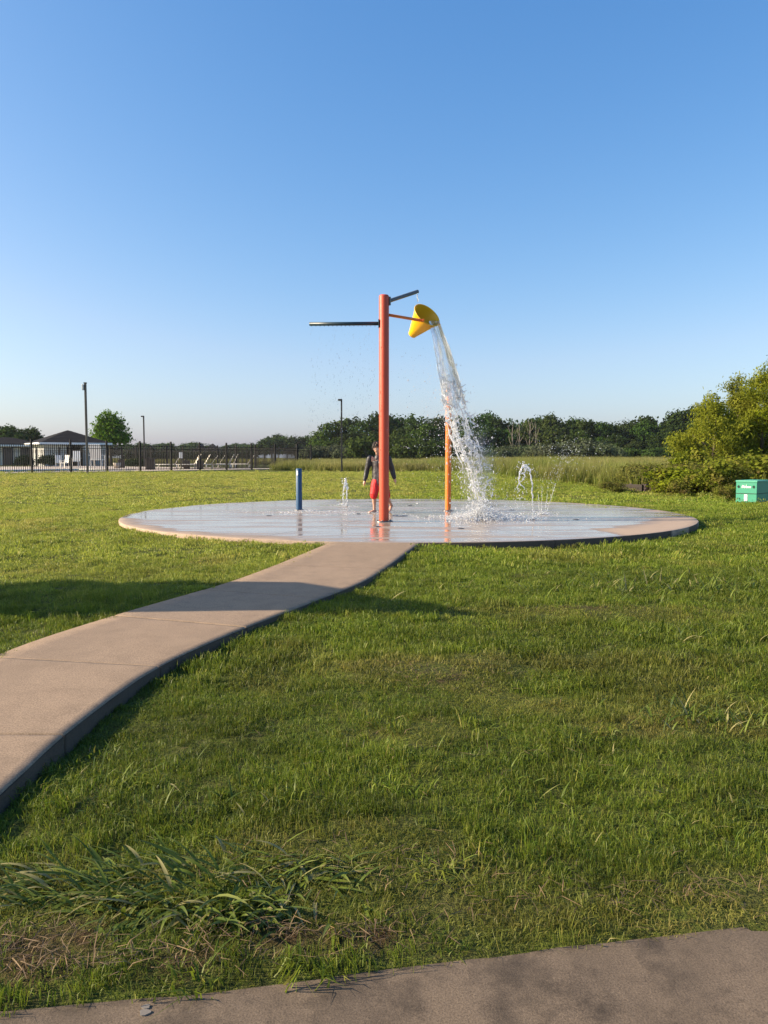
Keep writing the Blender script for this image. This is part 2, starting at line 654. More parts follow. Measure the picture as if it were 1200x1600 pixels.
# ------------------------------------------------------------------ setting: footpath of slabs
RE = [(656, 848), (583, 900), (496, 937), (367, 987), (250, 1040), (162, 1100), (102, 1146), (42, 1200), (0, 1242)]
LE = [(516, 847), (383, 900), (175, 962), (0, 1019)]
re_ = [onz(x, y, 0) for x, y in RE]
le_ = [onz(x, y, 0) for x, y in LE]
re_ += [Vector((re_[-1].x - 0.02, 1.9, 0)), Vector((re_[-1].x - 0.06, 0.6, 0))]
le_ += [Vector((le_[-1].x - 0.02, 3.3, 0)), Vector((le_[-1].x + 0.0, 1.9, 0)), Vector((le_[-1].x + 0.0, 0.6, 0))]


def smooth_poly(pts, n):
    """Catmull-Rom through pts, resampled evenly"""
    P_ = [pts[0] * 2 - pts[1]] + pts + [pts[-1] * 2 - pts[-2]]
    out = []
    for i in range(1, len(P_) - 2):
        for q in range(24):
            t = q / 24
            a, b, c, d = P_[i - 1], P_[i], P_[i + 1], P_[i + 2]
            out.append(0.5 * ((2 * b) + (c - a) * t + (2 * a - 5 * b + 4 * c - d) * t * t + (3 * b - a - 3 * c + d) * t ** 3))
    out.append(pts[-1].copy())
    L = [0]
    for a, b in zip(out, out[1:]):
        L.append(L[-1] + (b - a).length)
    res = []
    for s in np.linspace(0, L[-1], n):
        j = min(max(int(np.searchsorted(L, s)) - 1, 0), len(out) - 2)
        f = (s - L[j]) / max(1e-9, L[j + 1] - L[j])
        res.append(out[j].lerp(out[j + 1], min(1, f)))
    return res


NP = 400
Rr, Ll = smooth_poly(re_, NP), smooth_poly(le_, NP)
# pair stations by the direction across the path
Lp, j = [], 0
for i in range(NP):
    d = (Rr[min(i + 1, NP - 1)] - Rr[max(i - 1, 0)]).normalized()
    best, bj = 1e9, j
    for q in range(j, min(NP, j + 60)):
        e = abs((Ll[q] - Rr[i]).dot(d)) if i else q
        if e < best:
            best, bj = e, q
    j = bj
    Lp.append(Ll[bj])
# smooth the pairing
La = np.array([tuple(p) for p in Lp])
for _ in range(30):
    La[1:-1] = (La[:-2] + 2 * La[1:-1] + La[2:]) / 4
Ra = np.array([tuple(p) for p in Rr])
for A_ in (Ra, La):
    for _ in range(70):
        A_[1:-1] = (A_[:-2] + 2 * A_[1:-1] + A_[2:]) / 4
joint_px = [(656, 848), (600, 888), (496, 934), (385, 980), (247, 1041), (102, 1146)]
cuts = [0]
for px, py in joint_px[1:]:
    p = onz(px, py, 0)
    cuts.append(int(np.argmin(np.hypot(Ra[:, 0] - p.x, Ra[:, 1] - p.y))))
step = (cuts[-1] - cuts[-2])
while cuts[-1] + step < NP - 5:
    cuts.append(cuts[-1] + step)
cuts.append(NP - 1)
m_path = concrete('path_concrete', (0.255, 0.182, 0.122), (0.325, 0.238, 0.163), (0.17, 0.122, 0.083), 0.45, edge=0.35)
path = thing('footpath', None, None)
tag(path, kind='structure')
NW = 14
for c0, c1 in zip(cuts, cuts[1:]):
    V, E, rows = [], [], 0
    tilt = random.uniform(-0.004, 0.004)
    for i in range(c0, c1 + 1):
        a, b = La[i], Ra[i]
        if i in (c0, c1):
            ip = min(i + 1, NP - 1) if i == c0 else max(i - 1, 0)
            dd = np.array([Ra[ip][0] - Ra[i][0], Ra[ip][1] - Ra[i][1], 0])
            dd = dd / (np.linalg.norm(dd) + 1e-9) * 0.006
            if i == 0:
                dd = dd * 0
            a, b = a + dd, b + dd
        row = [(a[0] + (a[0] - b[0]) * 0.006, a[1] + (a[1] - b[1]) * 0.006, -0.3)]
        ed = [1]
        for q in range(NW + 1):
            t = q / NW
            z = 0.001 + tilt * (i - c0) / max(1, c1 - c0)
            if q == 0 or q == NW:
                z -= 0.012
            if q in (0, NW):
                tt = t
            elif q == 1:
                tt = 0.012
            elif q == NW - 1:
                tt = 1 - 0.012
            elif q == NW - 2:
                tt = 0.945
            else:
                tt = t
            p = a * (1 - tt) + b * tt
            wob = 0.008 * (fbm(p[0] * 6, p[1] * 6, 77) - 0.5) if q in (0, NW) else 0
            row.append((p[0] + wob, p[1] + wob, z if i not in (c0, c1) else z - 0.001))
            ed.append(float(max(math.exp(-tt * 9) * 0.7, math.exp(-(1 - tt) * 18), 0.75 if i in (c0, c1) else 0.0)))
        row.append((b[0] + (b[0] - a[0]) * 0.004, b[1] + (b[1] - a[1]) * 0.004, -0.3))
        ed.append(1)
        V += row
        E += ed
        rows += 1
    w_ = NW + 3
    ii = np.arange(rows * w_).reshape(rows, w_)
    F = np.stack([ii[:-1, :-1].ravel(), ii[1:, :-1].ravel(), ii[1:, 1:].ravel(), ii[:-1, 1:].ravel()], 1)
    # end faces (the sides of the joint)
    Vn = np.array(V)
    n0 = len(Vn)
    e0, e1 = Vn[ii[0]].copy(), Vn[ii[-1]].copy()
    e0[:, 2] = e1[:, 2] = -0.3
    Vn = np.vstack([Vn, e0, e1])
    i0, i1 = np.arange(n0, n0 + w_), np.arange(n0 + w_, n0 + 2 * w_)
    F = np.vstack([F, np.stack([ii[0, :-1], ii[0, 1:], i0[1:], i0[:-1]], 1), np.stack([ii[-1, 1:], ii[-1, :-1], i1[:-1], i1[1:]], 1)])
    E += [1] * (2 * w_)
    me = np_mesh('slab', Vn, [F], {'edge': E})
    link('slab', me, m_path, path)
Vb = np.vstack([La, Ra])
Vb[:, 2] = -0.008
i_ = np.arange(NP - 1)
link('joint_bed', np_mesh('joint_bed', Vb, [np.stack([i_, i_ + 1, i_ + 1 + NP, i_ + NP], 1)]), bpy.data.materials['joint_dark'], path)

# ------------------------------------------------------------------ setting: concrete strip at the photographer's feet
kp = [onz(x, y, KZ) for x, y in [(0, 1575), (300, 1547), (600, 1509), (900, 1472), (1200, 1437)]]
d0, d1 = (kp[0] - kp[1]).normalized(), (kp[-1] - kp[-2]).normalized()
kp = [kp[0] + d0 * 3.0] + kp + [kp[-1] + d1 * 3.5]
K = smooth_poly(kp, 200)
V, E = [], []
prof = [(-0.012, -0.3), (-0.01, -0.03), (0.0, -0.012), (0.012, -0.002)] + [(t, 0.0) for t in np.linspace(0.05, 0.9, 18)] + [(1.5, 0), (1.5, -0.3)]
nrm_ = Vector((d1.y, -d1.x, 0)).normalized()
if nrm_.y > 0:
    nrm_ = -nrm_
for i, p in enumerate(K):
    for q, (o, z) in enumerate(prof):
        w = 0.014 * (fbm(p.x * 7, 3.1, 5) - 0.5) * (1 if o < 0.1 else 0)
        zz = 0.006 * (fbm(p.x * 5, o * 5 + 8, 15) - 0.5) if 0 <= o < 1 else 0
        V.append((p.x + nrm_.x * (o + w), p.y + nrm_.y * (o + w), KZ + z + zz))
        E.append(math.exp(-max(o, 0) * 14) * 0.6)
w_ = len(prof)
ii = np.arange(200 * w_).reshape(200, w_)
F = np.stack([ii[:-1, :-1].ravel(), ii[1:, :-1].ravel(), ii[1:, 1:].ravel(), ii[:-1, 1:].ravel()], 1)
m_kerb = concrete('kerb_concrete', (0.11, 0.082, 0.056), (0.195, 0.148, 0.105), (0.04, 0.031, 0.023), 0.95, scale=1.5, edge=0.5)
kerb = link('kerb', np_mesh('kerb', np.array(V), [F], {'edge': E}, True), m_kerb)
tag(kerb, kind='structure')
gp = onz(226, 1581, KZ)
mb = MB()
for dx, dy, rr in ((0, 0.012, 0.009), (0.002, -0.006, 0.012)):
    ring = [(gp.x + dx + math.cos(t) * rr * (1 + 0.25 * math.sin(3 * t + dy * 900)), gp.y + dy + math.sin(t) * rr * 0.8, KZ + 0.0042) for t in np.linspace(0, 2 * math.pi, 15)[:-1]]
    mb.add(ring, [list(range(14))])
    mb.add([(p[0], p[1], KZ + 0.0042) for p in ring] + [(p[0], p[1], KZ - 0.003) for p in ring], [(a, a + 14, (a + 1) % 14 + 14, (a + 1) % 14) for a in range(14)])
mb.build('gum_spot', paint('gum_grey', (0.19, 0.17, 0.15), 0.9, spec=0.1), kerb)

# ------------------------------------------------------------------ scatter by instances (grass only)
def blades(n, rad, h, w, lean, seed, flat=0.0):
    r = np.random.default_rng(seed)
    th, rr = r.uniform(0, 2 * np.pi, n), rad * np.sqrt(r.uniform(0, 1, n))
    x, y = rr * np.cos(th), rr * np.sin(th)
    hh = r.uniform(h[0], h[1], n)
    ww = r.uniform(w[0], w[1], n)
    az, ld = r.uniform(0, 2 * np.pi, n), r.uniform(0, 2 * np.pi, n)
    le = r.uniform(0.1, 1, n) * lean
    V = np.zeros((n, 5, 3))
    px, py = np.cos(az), np.sin(az)
    lx, ly = np.cos(ld) * le * hh, np.sin(ld) * le * hh
    z = -0.02
    V[:, 0] = np.stack([x - px * ww / 2, y - py * ww / 2, z + 0 * x], 1)
    V[:, 1] = np.stack([x + px * ww / 2, y + py * ww / 2, z + 0 * x], 1)
    V[:, 2] = np.stack([x + lx * 0.3 + px * ww * 0.42, y + ly * 0.3 + py * ww * 0.42, hh * 0.6], 1)
    V[:, 3] = np.stack([x + lx * 0.3 - px * ww * 0.42, y + ly * 0.3 - py * ww * 0.42, hh * 0.6], 1)
    V[:, 4] = np.stack([x + lx, y + ly, hh * (1 - 0.3 * le * le)], 1)
    i = np.arange(n)[:, None] * 5
    rnd = np.repeat(r.uniform(0, 1, n), 5)
    tip = np.tile([0, 0, 0.6, 0.6, 1], n)
    return V.reshape(-1, 3), [i + np.array([[0, 1, 2, 3]]), i + np.array([[3, 2, 4]])], {'rnd': rnd, 'tip': tip}


def variants(colname, builders, m):
    c = bpy.data.collections.new(colname)
    for q, (V, F, A) in enumerate(builders):
        me = np_mesh(colname, V, F, A)
        me.materials.append(m)
        c.objects.link(bpy.data.objects.new('%s_%02d' % (colname, q), me))
    return c


def scatter(name, coll, nvar, pts, scl, attrs, label, cat, tilt=0.0):
    n = len(pts)
    me = bpy.data.meshes.new(name)
    me.vertices.add(n)
    me.vertices.foreach_set('co', np.asarray(pts, dtype=np.float32).ravel())
    rot = np.zeros((n, 3), dtype=np.float32)
    rot[:, 2] = RNG.uniform(0, 6.283, n)
    rot[:, 0] = RNG.normal(0, 1, n) * tilt
    a = me.attributes.new('rot', 'FLOAT_VECTOR', 'POINT')
    a.data.foreach_set('vector', rot.ravel())
    a = me.attributes.new('scl', 'FLOAT_VECTOR', 'POINT')
    a.data.foreach_set('vector', np.asarray(scl, dtype=np.float32).ravel())
    a = me.attributes.new('pick', 'INT', 'POINT')
    a.data.foreach_set('value', RNG.integers(0, nvar, n).astype(np.int32))
    for kk, v in attrs.items():
        a = me.attributes.new(kk, 'FLOAT', 'POINT')
        a.data.foreach_set('value', np.asarray(v, dtype=np.float32))
    o = link(name, me)
    ng = bpy.data.node_groups.new(name, 'GeometryNodeTree')
    ng.interface.new_socket('Geometry', in_out='INPUT', socket_type='NodeSocketGeometry')
    ng.interface.new_socket('Geometry', in_out='OUTPUT', socket_type='NodeSocketGeometry')
    N_, L_ = ng.nodes, ng.links
    gi, go = N_.new('NodeGroupInput'), N_.new('NodeGroupOutput')
    ip = N_.new('GeometryNodeInstanceOnPoints')
    ci = N_.new('GeometryNodeCollectionInfo')
    ci.inputs['Collection'].default_value = coll
    ci.inputs['Separate Children'].default_value = True
    ci.inputs['Reset Children'].default_value = True

    def na(nm, ty):
        nd = N_.new('GeometryNodeInputNamedAttribute')
        nd.data_type = ty
        nd.inputs['Name'].default_value = nm
        return nd.outputs[0]
    L_.new(gi.outputs[0], ip.inputs['Points'])
    L_.new(ci.outputs[0], ip.inputs['Instance'])
    ip.inputs['Pick Instance'].default_value = True
    L_.new(na('pick', 'INT'), ip.inputs['Instance Index'])
    L_.new(na('rot', 'FLOAT_VECTOR'), ip.inputs['Rotation'])
    L_.new(na('scl', 'FLOAT_VECTOR'), ip.inputs['Scale'])
    L_.new(ip.outputs[0], go.inputs[0])
    md = o.modifiers.new('scatter', 'NODES')
    md.node_group = ng
    return tag(o, label, cat, None, 'stuff')


inw = (Ra - La) / np.linalg.norm(Ra - La, axis=1)[:, None]
La_g = La + inw * (0.01 + 0.05 * np.clip(fbm(La[:, 1] * 7, La[:, 0] * 7, 12) - 0.4, 0, 1))[:, None] * 1.4
PPOLY = np.vstack([Ra[::3, :2], La_g[::-3, :2]])


def in_poly(x, y, poly):
    ins = np.zeros(len(x), dtype=bool)
    n = len(poly)
    for i in range(n):
        x0, y0 = poly[i]
        x1, y1 = poly[(i + 1) % n]
        c = ((y0 > y) != (y1 > y)) & (x < (x1 - x0) * (y - y0) / (y1 - y0 + 1e-12) + x0)
        ins ^= c
    return ins


KX = np.array([p.x for p in K])
KY = np.array([p.y for p in K])
# edge of the mown lawn against the meadow (x at a given y)
MEAD = [onground(x, y) for x, y in [(1290, 774), (1200, 772), (1120, 773), (1000, 766), (900, 757), (820, 748), (760, 741), (700, 738), (600, 737), (480, 735)]]


def in_lawn(x, y, pad_over=0.0):
    ok = ~in_poly(x, y, PPOLY)
    ok &= np.hypot(x - PADC[0], y - PADC[1]) > PADR + 0.01 - pad_over
    ok &= y > np.interp(x, KX, KY) + 0.005
    return ok


MY = np.array([p.y for p in MEAD])
MX = np.array([p.x for p in MEAD])


def meadow_side(x, y):
    """True beyond the mown edge"""
    yb = np.interp(x, MX[::-1], MY[::-1])
    wob = (fbm(x * 0.6, y * 0.4, 51) - 0.5) * 1.2
    return (y > yb + wob) & (x > -7.5)


def lawn_points(y0, y1, dens, margin=1.7, slope=0.53):
    out = []
    yy = y0
    while yy < y1:
        h = min(0.5 + yy * 0.05, y1 - yy)
        hw = slope * (yy + h) + margin
        n = RNG.poisson(dens * 2 * hw * h)
        out.append(np.stack([RNG.uniform(-hw, hw, n), RNG.uniform(yy, yy + h, n)], 1))
        yy += h
    p = np.vstack(out)
    return p[in_lawn(p[:, 0], p[:, 1])]


G1, G2, DRY = (0.08, 0.138, 0.011), (0.205, 0.25, 0.024), (0.30, 0.245, 0.068)
m_grass = blade_mat('grass_blade', G1, G2, DRY)


def lawn_layer(name, y0, y1, dens, nb, rad, h, w, lean, label, seed):
    C = variants(name + '_tuft', [blades(nb, rad, h, w, lean, seed + q) for q in range(5)], m_grass)
    p = lawn_points(y0, y1, dens)
    x, y = p[:, 0], p[:, 1]
    soil = spots(BAREP, x, y)
    dryf = spots(DRYP, x, y)
    keep = (RNG.uniform(0, 1, len(p)) > soil * (0.72 + 0.2 * (1 - sstep(2.2, 3.0, y)))) & ~meadow_side(x, y - 0.6)
    keep &= RNG.uniform(0, 1, len(p)) > 0.30 * sstep(0.52, 0.66, fbm(x * 2.3, y * 2.3, 61))
    p, x, y, soil, dryf = p[keep], x[keep], y[keep], soil[keep], dryf[keep]
    lush = fbm(x * 1.7, y * 1.7, 31)
    lush2 = fbm(x * 0.4, y * 0.4, 33)
    clump = fbm(x * 6.0, y * 6.0, 37)
    sc = 0.45 + 0.45 * sstep(0.35, 0.72, lush) + 0.25 * (lush2 - 0.5) + 0.75 * sstep(0.42, 0.75, clump) * (1 - 0.6 * sstep(9, 16, y))
    sc = sc * RNG.uniform(0.75, 1.3, len(p)) * (1 - 0.45 * dryf) * (1 - 0.4 * soil)
    hs = RNG.uniform(0.8, 1.25, len(p))
    tint = np.clip(0.34 * dryf + 0.3 * sstep(0.57, 0.77, fbm(x * 1.1, y * 1.1, 71)) + RNG.normal(0.03, 0.08, len(p)) + 0.02 * sstep(10, 30, y), 0, 0.95)
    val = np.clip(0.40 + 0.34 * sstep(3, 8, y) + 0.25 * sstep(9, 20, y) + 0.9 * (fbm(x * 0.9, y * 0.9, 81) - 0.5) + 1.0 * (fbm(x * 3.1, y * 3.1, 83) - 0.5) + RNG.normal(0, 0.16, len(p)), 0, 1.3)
    dry_left = (1 - sstep(-2.5, 1.5, x - (y - 10) * 0.05)) * sstep(5.5, 8, y)  # drier grass on the left lawn: yellower, paler and shorter
    tint = np.clip(tint + 0.22 * dry_left + 0.1 * sstep(18, 26, y), 0, .95)
    val = np.clip(val + 0.6 * dry_left + 0.3 * sstep(14, 24, y), 0, 1.6)
    sc = sc * (1 - 0.25 * dry_left)
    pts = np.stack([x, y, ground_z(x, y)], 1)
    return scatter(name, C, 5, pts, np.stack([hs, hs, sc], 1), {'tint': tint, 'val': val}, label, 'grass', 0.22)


lawn_layer('lawn_grass', 1.15, 4.2, 900, 30, 0.045, (0.012, 0.04), (0.0014, 0.0032), 1.6, 'short uneven lawn grass in the foreground beside the kerb', 100)
lawn_layer('lawn_grass', 4.0, 9.0, 260, 58, 0.085, (0.014, 0.042), (0.0028, 0.005), 1.3, 'short uneven lawn grass in front of the splash pad', 200)
lawn_layer('lawn_grass', 8.5, 20.0, 58, 90, 0.18, (0.018, 0.042), (0.006, 0.010), 0.9, 'mown lawn grass around the splash pad', 300)
lawn_layer('lawn_grass', 19.0, 46.0, 8, 130, 0.42, (0.02, 0.05), (0.014, 0.022), 0.8, 'mown lawn grass between the splash pad and the fence', 400)


def tuft_layer():
    C = variants('lawn_tuft_tall', [blades(34, 0.055, (0.028, 0.07), (0.0025, 0.005), 1.8, 900 + q) for q in range(5)], m_grass)
    p = lawn_points(1.6, 16, 26)
    x, y = p[:, 0], p[:, 1]
    n_ = fbm(x * 2.2, y * 2.2, 121)
    keep = (RNG.uniform(0, 1, len(p)) < sstep(0.5, 0.72, n_) * 0.9 + 0.06) & (spots(BAREP, x, y) < .4)
    p = p[keep]
    x, y = p[:, 0], p[:, 1]
    hs = RNG.uniform(0.8, 1.5, len(p)) * (1 + 0.5 * sstep(5, 12, y))
    sc = RNG.uniform(0.7, 1.25, len(p))
    return scatter('lawn_tuft_grass', C, 5, np.stack([x, y, ground_z(x, y)], 1), np.stack([hs, hs, sc], 1),
                   {'tint': np.clip(RNG.normal(0.08, 0.12, len(p)), 0, 0.7), 'val': np.clip(RNG.normal(0.62, 0.25, len(p)), 0, 1.3)},
                   'irregular longer tufts standing in the mown lawn', 'grass', 0.2)


tuft_layer()


# coarse, broad-bladed weeds: arching ribbons, realised
def ribbons(spec, seed):
    """spec: arrays x, y, z0, az, length, width, rise, droop"""
    r = np.random.default_rng(seed)
    V, F, rn, tp = [], [], [], []
    T = np.linspace(0, 1, 7)
    for (x, y, z0, az, L, w, el, droop) in spec:
        o = len(V)
        px, py = -math.sin(az), math.cos(az)
        cx, cy, cz, e = x, y, z0, el
        tw = r.uniform(-0.8, 0.8)
        rr = r.uniform(0, 1)
        for q, t in enumerate(T):
            ww = w * min(1, 0.55 + 1.6 * t) * (1 - t ** 2.2) / 2 + 0.0002
            f = 0.25 * ww
            up = math.sin(tw * t)
            V += [(cx - px * ww, cy - py * ww, cz + f - up * ww), (cx, cy, cz), (cx + px * ww, cy + py * ww, cz + f + up * ww)]
            rn += [rr] * 3
            tp += [t] * 3
            st = L / 6
            cx += math.cos(az) * math.cos(e) * st
            cy += math.sin(az) * math.cos(e) * st
            cz = max(cz + math.sin(e) * st, z0 + 0.004 + 0.01 * rr)
            e -= droop / 6
        for q in range(6):
            a = o + 3 * q
            F += [(a, a + 1, a + 4, a + 3), (a + 1, a + 2, a + 5, a + 4)]
    return np_mesh('coarse_grass', np.array(V), [np.array(F)], {'rnd': rn, 'tip': tp}, True)


k = NT('weed_blade')
r_ = k.attr('rnd')
c_ = k.mix(r_, (0.05, 0.085, 0.010), (0.17, 0.215, 0.026))
c_ = k.mix(k.ramp(r_, [(0.86, 0), (0.9, 1)]), c_, (0.3, 0.27, 0.11))
c_ = k.mix(k.math('MULTIPLY', k.ramp(k.attr('tip'), [(0.7, 0), (1, 1)]), 0.5), c_, (0.25, 0.22, 0.09))
a_ = k.princ(**{'Base Color': c_, 'Roughness': 0.5, 'Specular IOR Level': 0.25})
b_ = k.n('BsdfTranslucent', {'Color': c_}).outputs[0]
m_weed = k.surf(k.n('MixShader', {0: 0.3, 1: a_, 2: b_}).outputs[0])

spec = []
for (px, py, n, sx, sy, L0, L1, w0, w1, mainaz, spread) in [
    (290, 1395, 260, 0.32, 0.15, 0.10, 0.20, 0.005, 0.011, 3.5, 1.3), (140, 1400, 190, 0.26, 0.12, 0.10, 0.2, 0.005, 0.010, 3.3, 0.9),
    (330, 1440, 140, 0.24, 0.06, 0.1, 0.19, 0.006, 0.012, 4.9, 0.9), (450, 1380, 110, 0.2, 0.10, 0.09, 0.17, 0.005, 0.010, 5.4, 1.5),
    (60, 1420, 60, 0.1, 0.06, 0.09, 0.17, 0.004, 0.008, 3.3, 1.0), (700, 1370, 60, 0.14, 0.08, 0.04, 0.08, 0.003, 0.005, 1.5, 3),
    (250, 1270, 70, 0.3, 0.15, 0.06, 0.14, 0.003, 0.007, 1.5, 3), (180, 1225, 30, 0.15, 0.1, 0.07, 0.15, 0.003, 0.006, 1.5, 3),
    (1130, 1130, 230, 0.35, 0.2, 0.08, 0.16, 0.004, 0.008, 1.6, 3.2), (1000, 930, 420, 1.3, 0.45, 0.1, 0.22, 0.006, 0.011, 1.6, 3.2),
    (1120, 930, 320, 0.9, 0.6, 0.1, 0.22, 0.006, 0.011, 1.6, 3.2), (1100, 1000, 120, 0.5, 0.25, 0.1, 0.2, 0.005, 0.009, 1.6, 3.2),
    (860, 905, 120, 0.7, 0.3, 0.08, 0.16, 0.006, 0.01, 1.6, 3.2), (640, 920, 70, 0.5, 0.3, 0.07, 0.13, 0.005, 0.009, 1.6, 3.2),
    (1150, 1300, 70, 0.2, 0.12, 0.06, 0.12, 0.003, 0.006, 1.6, 3.2), (1000, 1330, 60, 0.25, 0.1, 0.05, 0.1, 0.003, 0.006, 1.6, 3.2),
    (560, 1150, 80, 0.8, 0.5, 0.05, 0.11, 0.003, 0.006, 1.6, 3.2), (820, 1220, 80, 0.7, 0.4, 0.05, 0.11, 0.003, 0.006, 1.6, 3.2)]:
    c = onz(px, py, -0.1)
    for _ in range(n):
        x, y = c.x + random.gauss(0, sx * 0.6), c.y + random.gauss(0, sy * 0.6)
        spec.append((x, y, gz(x, y) - 0.005, mainaz + random.uniform(-spread, spread), random.uniform(L0, L1) * 0.95 * random.uniform(.6, 1.2), random.uniform(w0, w1) * random.uniform(.8, 1.7),
                     random.uniform(0.5, 1.35) if c.y > 2.6 else random.uniform(0.05, 0.95), random.uniform(0.4, 1.5)))
sp = np.array(spec)
sp = sp[in_lawn(sp[:, 0], sp[:, 1])]
tag(link('coarse_grass', ribbons(sp, 5), m_weed), 'broad bladed weeds and crabgrass lying over the foreground lawn', 'grass', None, 'stuff')

# straw and clippings
spec = []
for (px, py, n, sx, sy) in [(40, 1500, 150, 0.2, 0.09), (300, 1520, 110, 0.3, 0.045), (420, 1478, 110, 0.22, 0.04), (600, 1485, 60, 0.16, 0.05), (100, 1540, 60, 0.2, 0.03),
                            (700, 1070, 160, 0.4, 0.2), (930, 965, 160, 0.9, 0.2), (560, 1370, 140, 0.5, 0.15), (1000, 1420, 160, 0.6, 0.08), (640, 1180, 90, 0.9, 0.4), (300, 1000, 0, 1, 1)]:
    c = onz(px, py, -0.1)
    for _ in range(n):
        x, y = c.x + random.gauss(0, sx * 0.6), c.y + random.gauss(0, sy * 0.6)
        spec.append((x, y, gz(x, y) + random.uniform(0.003, 0.022), random.uniform(0, 6.28), random.uniform(0.02, 0.085), random.uniform(0.001, 0.0026), random.uniform(-0.1, 0.2), random.uniform(-0.2, 0.4)))
sp = np.array(spec)
sp = sp[in_lawn(sp[:, 0], sp[:, 1])]
k = NT('straw')
c_ = k.mix(k.attr('rnd'), (0.055, 0.03, 0.017), (0.23, 0.15, 0.065))
m_straw = k.surf(k.princ(**{'Base Color': c_, 'Roughness': 0.7}))
tag(link('dry_clippings', ribbons(sp, 6), m_straw), 'dry brown clippings and straw scattered on bare soil', 'clippings', None, 'stuff')

# ------------------------------------------------------------------ meadow: tall grass
m_mead = blade_mat('meadow_blade', (0.11, 0.155, 0.02), (0.2, 0.225, 0.035), (0.34, 0.28, 0.10), (0.36, 0.3, 0.12), 0.42)
CM = variants('meadow_tuft', [blades(120, 0.55, (0.35, 0.9), (0.012, 0.026), 0.45, 500 + q) for q in range(5)], m_mead)
out = []
for y0, y1, dens in [(18, 60, 5.0), (60, 100, 1.9), (100, 175, 0.7)]:
    yy = y0
    while yy < y1:
        h = 2.0
        hw0, hw1 = -0.56 * yy - 6, 0.56 * yy + 8
        n = RNG.poisson(dens * (hw1 - hw0) * h)
        out.append(np.stack([RNG.uniform(hw0, hw1, n), RNG.uniform(yy, yy + h, n)], 1))
        yy += h
p = np.vstack(out)
x, y = p[:, 0], p[:, 1]
keep = (meadow_side(x, y) & (x > -8 - 0.0 * y) | (y > 98)) & ((x > 6) | (y > 45))
p, x, y = p[keep], x[keep], y[keep]
yb = np.interp(x, MX[::-1], MY[::-1])
front = np.exp(-np.maximum(y - yb, 0) / 5.0)
lush = fbm(x * 0.3, y * 0.16, 91)
green = np.clip(sstep(0.42, 0.62, lush) * 0.9 + 0.8 * front * sstep(5, 9, x), 0, 1)
tint = np.clip(0.42 - 0.42 * green - 0.15 * sstep(3, 8, x) + RNG.normal(0, 0.1, len(p)), 0, 0.9)
val = np.clip(0.55 + 1.0 * (fbm(x * 0.5, y * 0.25, 95) - 0.5) + RNG.normal(0, 0.12, len(p)), 0, 1.2)
sc = (0.75 + 0.5 * lush + 0.25 * front * sstep(5, 9, x)) * RNG.uniform(0.75, 1.2, len(p)) * (0.8 + 0.2 * sstep(40, 70, y))
sc = sc * np.where(x < 5, 0.8, 1)
hs = RNG.uniform(0.8, 1.3, len(p)) * (1 + 0.6 * sstep(60, 120, y))
scatter('meadow_grass', CM, 5, np.stack([x, y, ground_z(x, y)], 1), np.stack([hs, hs, sc], 1), {'tint': tint, 'val': val},
        'tall tan and green meadow grass beyond the mown lawn', 'meadow grass', 0.08)
print('MEADOW', len(p))
# reeds: greener, taller front edge on the right
m_reed = blade_mat('reed_blade', (0.12, 0.185, 0.018), (0.23, 0.28, 0.03), (0.3, 0.25, 0.11), (0.3, 0.26, 0.1), 0.3)
CR = variants('reed_tuft', [blades(70, 0.35, (0.5, 1.1), (0.010, 0.022), 0.6, 600 + q) for q in range(4)], m_reed)
pts = []
for i in range(len(MEAD) - 1):
    a, b = MEAD[i], MEAD[i + 1]
    if a.y > 48:
        break
    n = int((b - a).length * 9)
    for _ in range(n):
        t = random.random()
        q = a.lerp(b, t)
        pts.append((q.x + random.uniform(0, 3.2), q.y + random.uniform(0.0, 3.4)))
p = np.array(pts)
sc = 0.55 + 0.7 * fbm(p[:, 0] * 0.8, p[:, 1] * 0.5, 14) * RNG.uniform(0.7, 1.2, len(p))
hs = RNG.uniform(0.7, 1.2, len(p))
scatter('reed_grass', CR, 4, np.stack([p[:, 0], p[:, 1], ground_z(p[:, 0], p[:, 1])], 1), np.stack([hs, hs, sc], 1),
        {'tint': np.clip(RNG.normal(0.12, 0.15, len(p)), 0, 0.8), 'val': np.clip(RNG.normal(0.6, 0.2, len(p)), 0, 1.2)},
        'tall green reeds along the right edge of the lawn', 'reeds', 0.1)


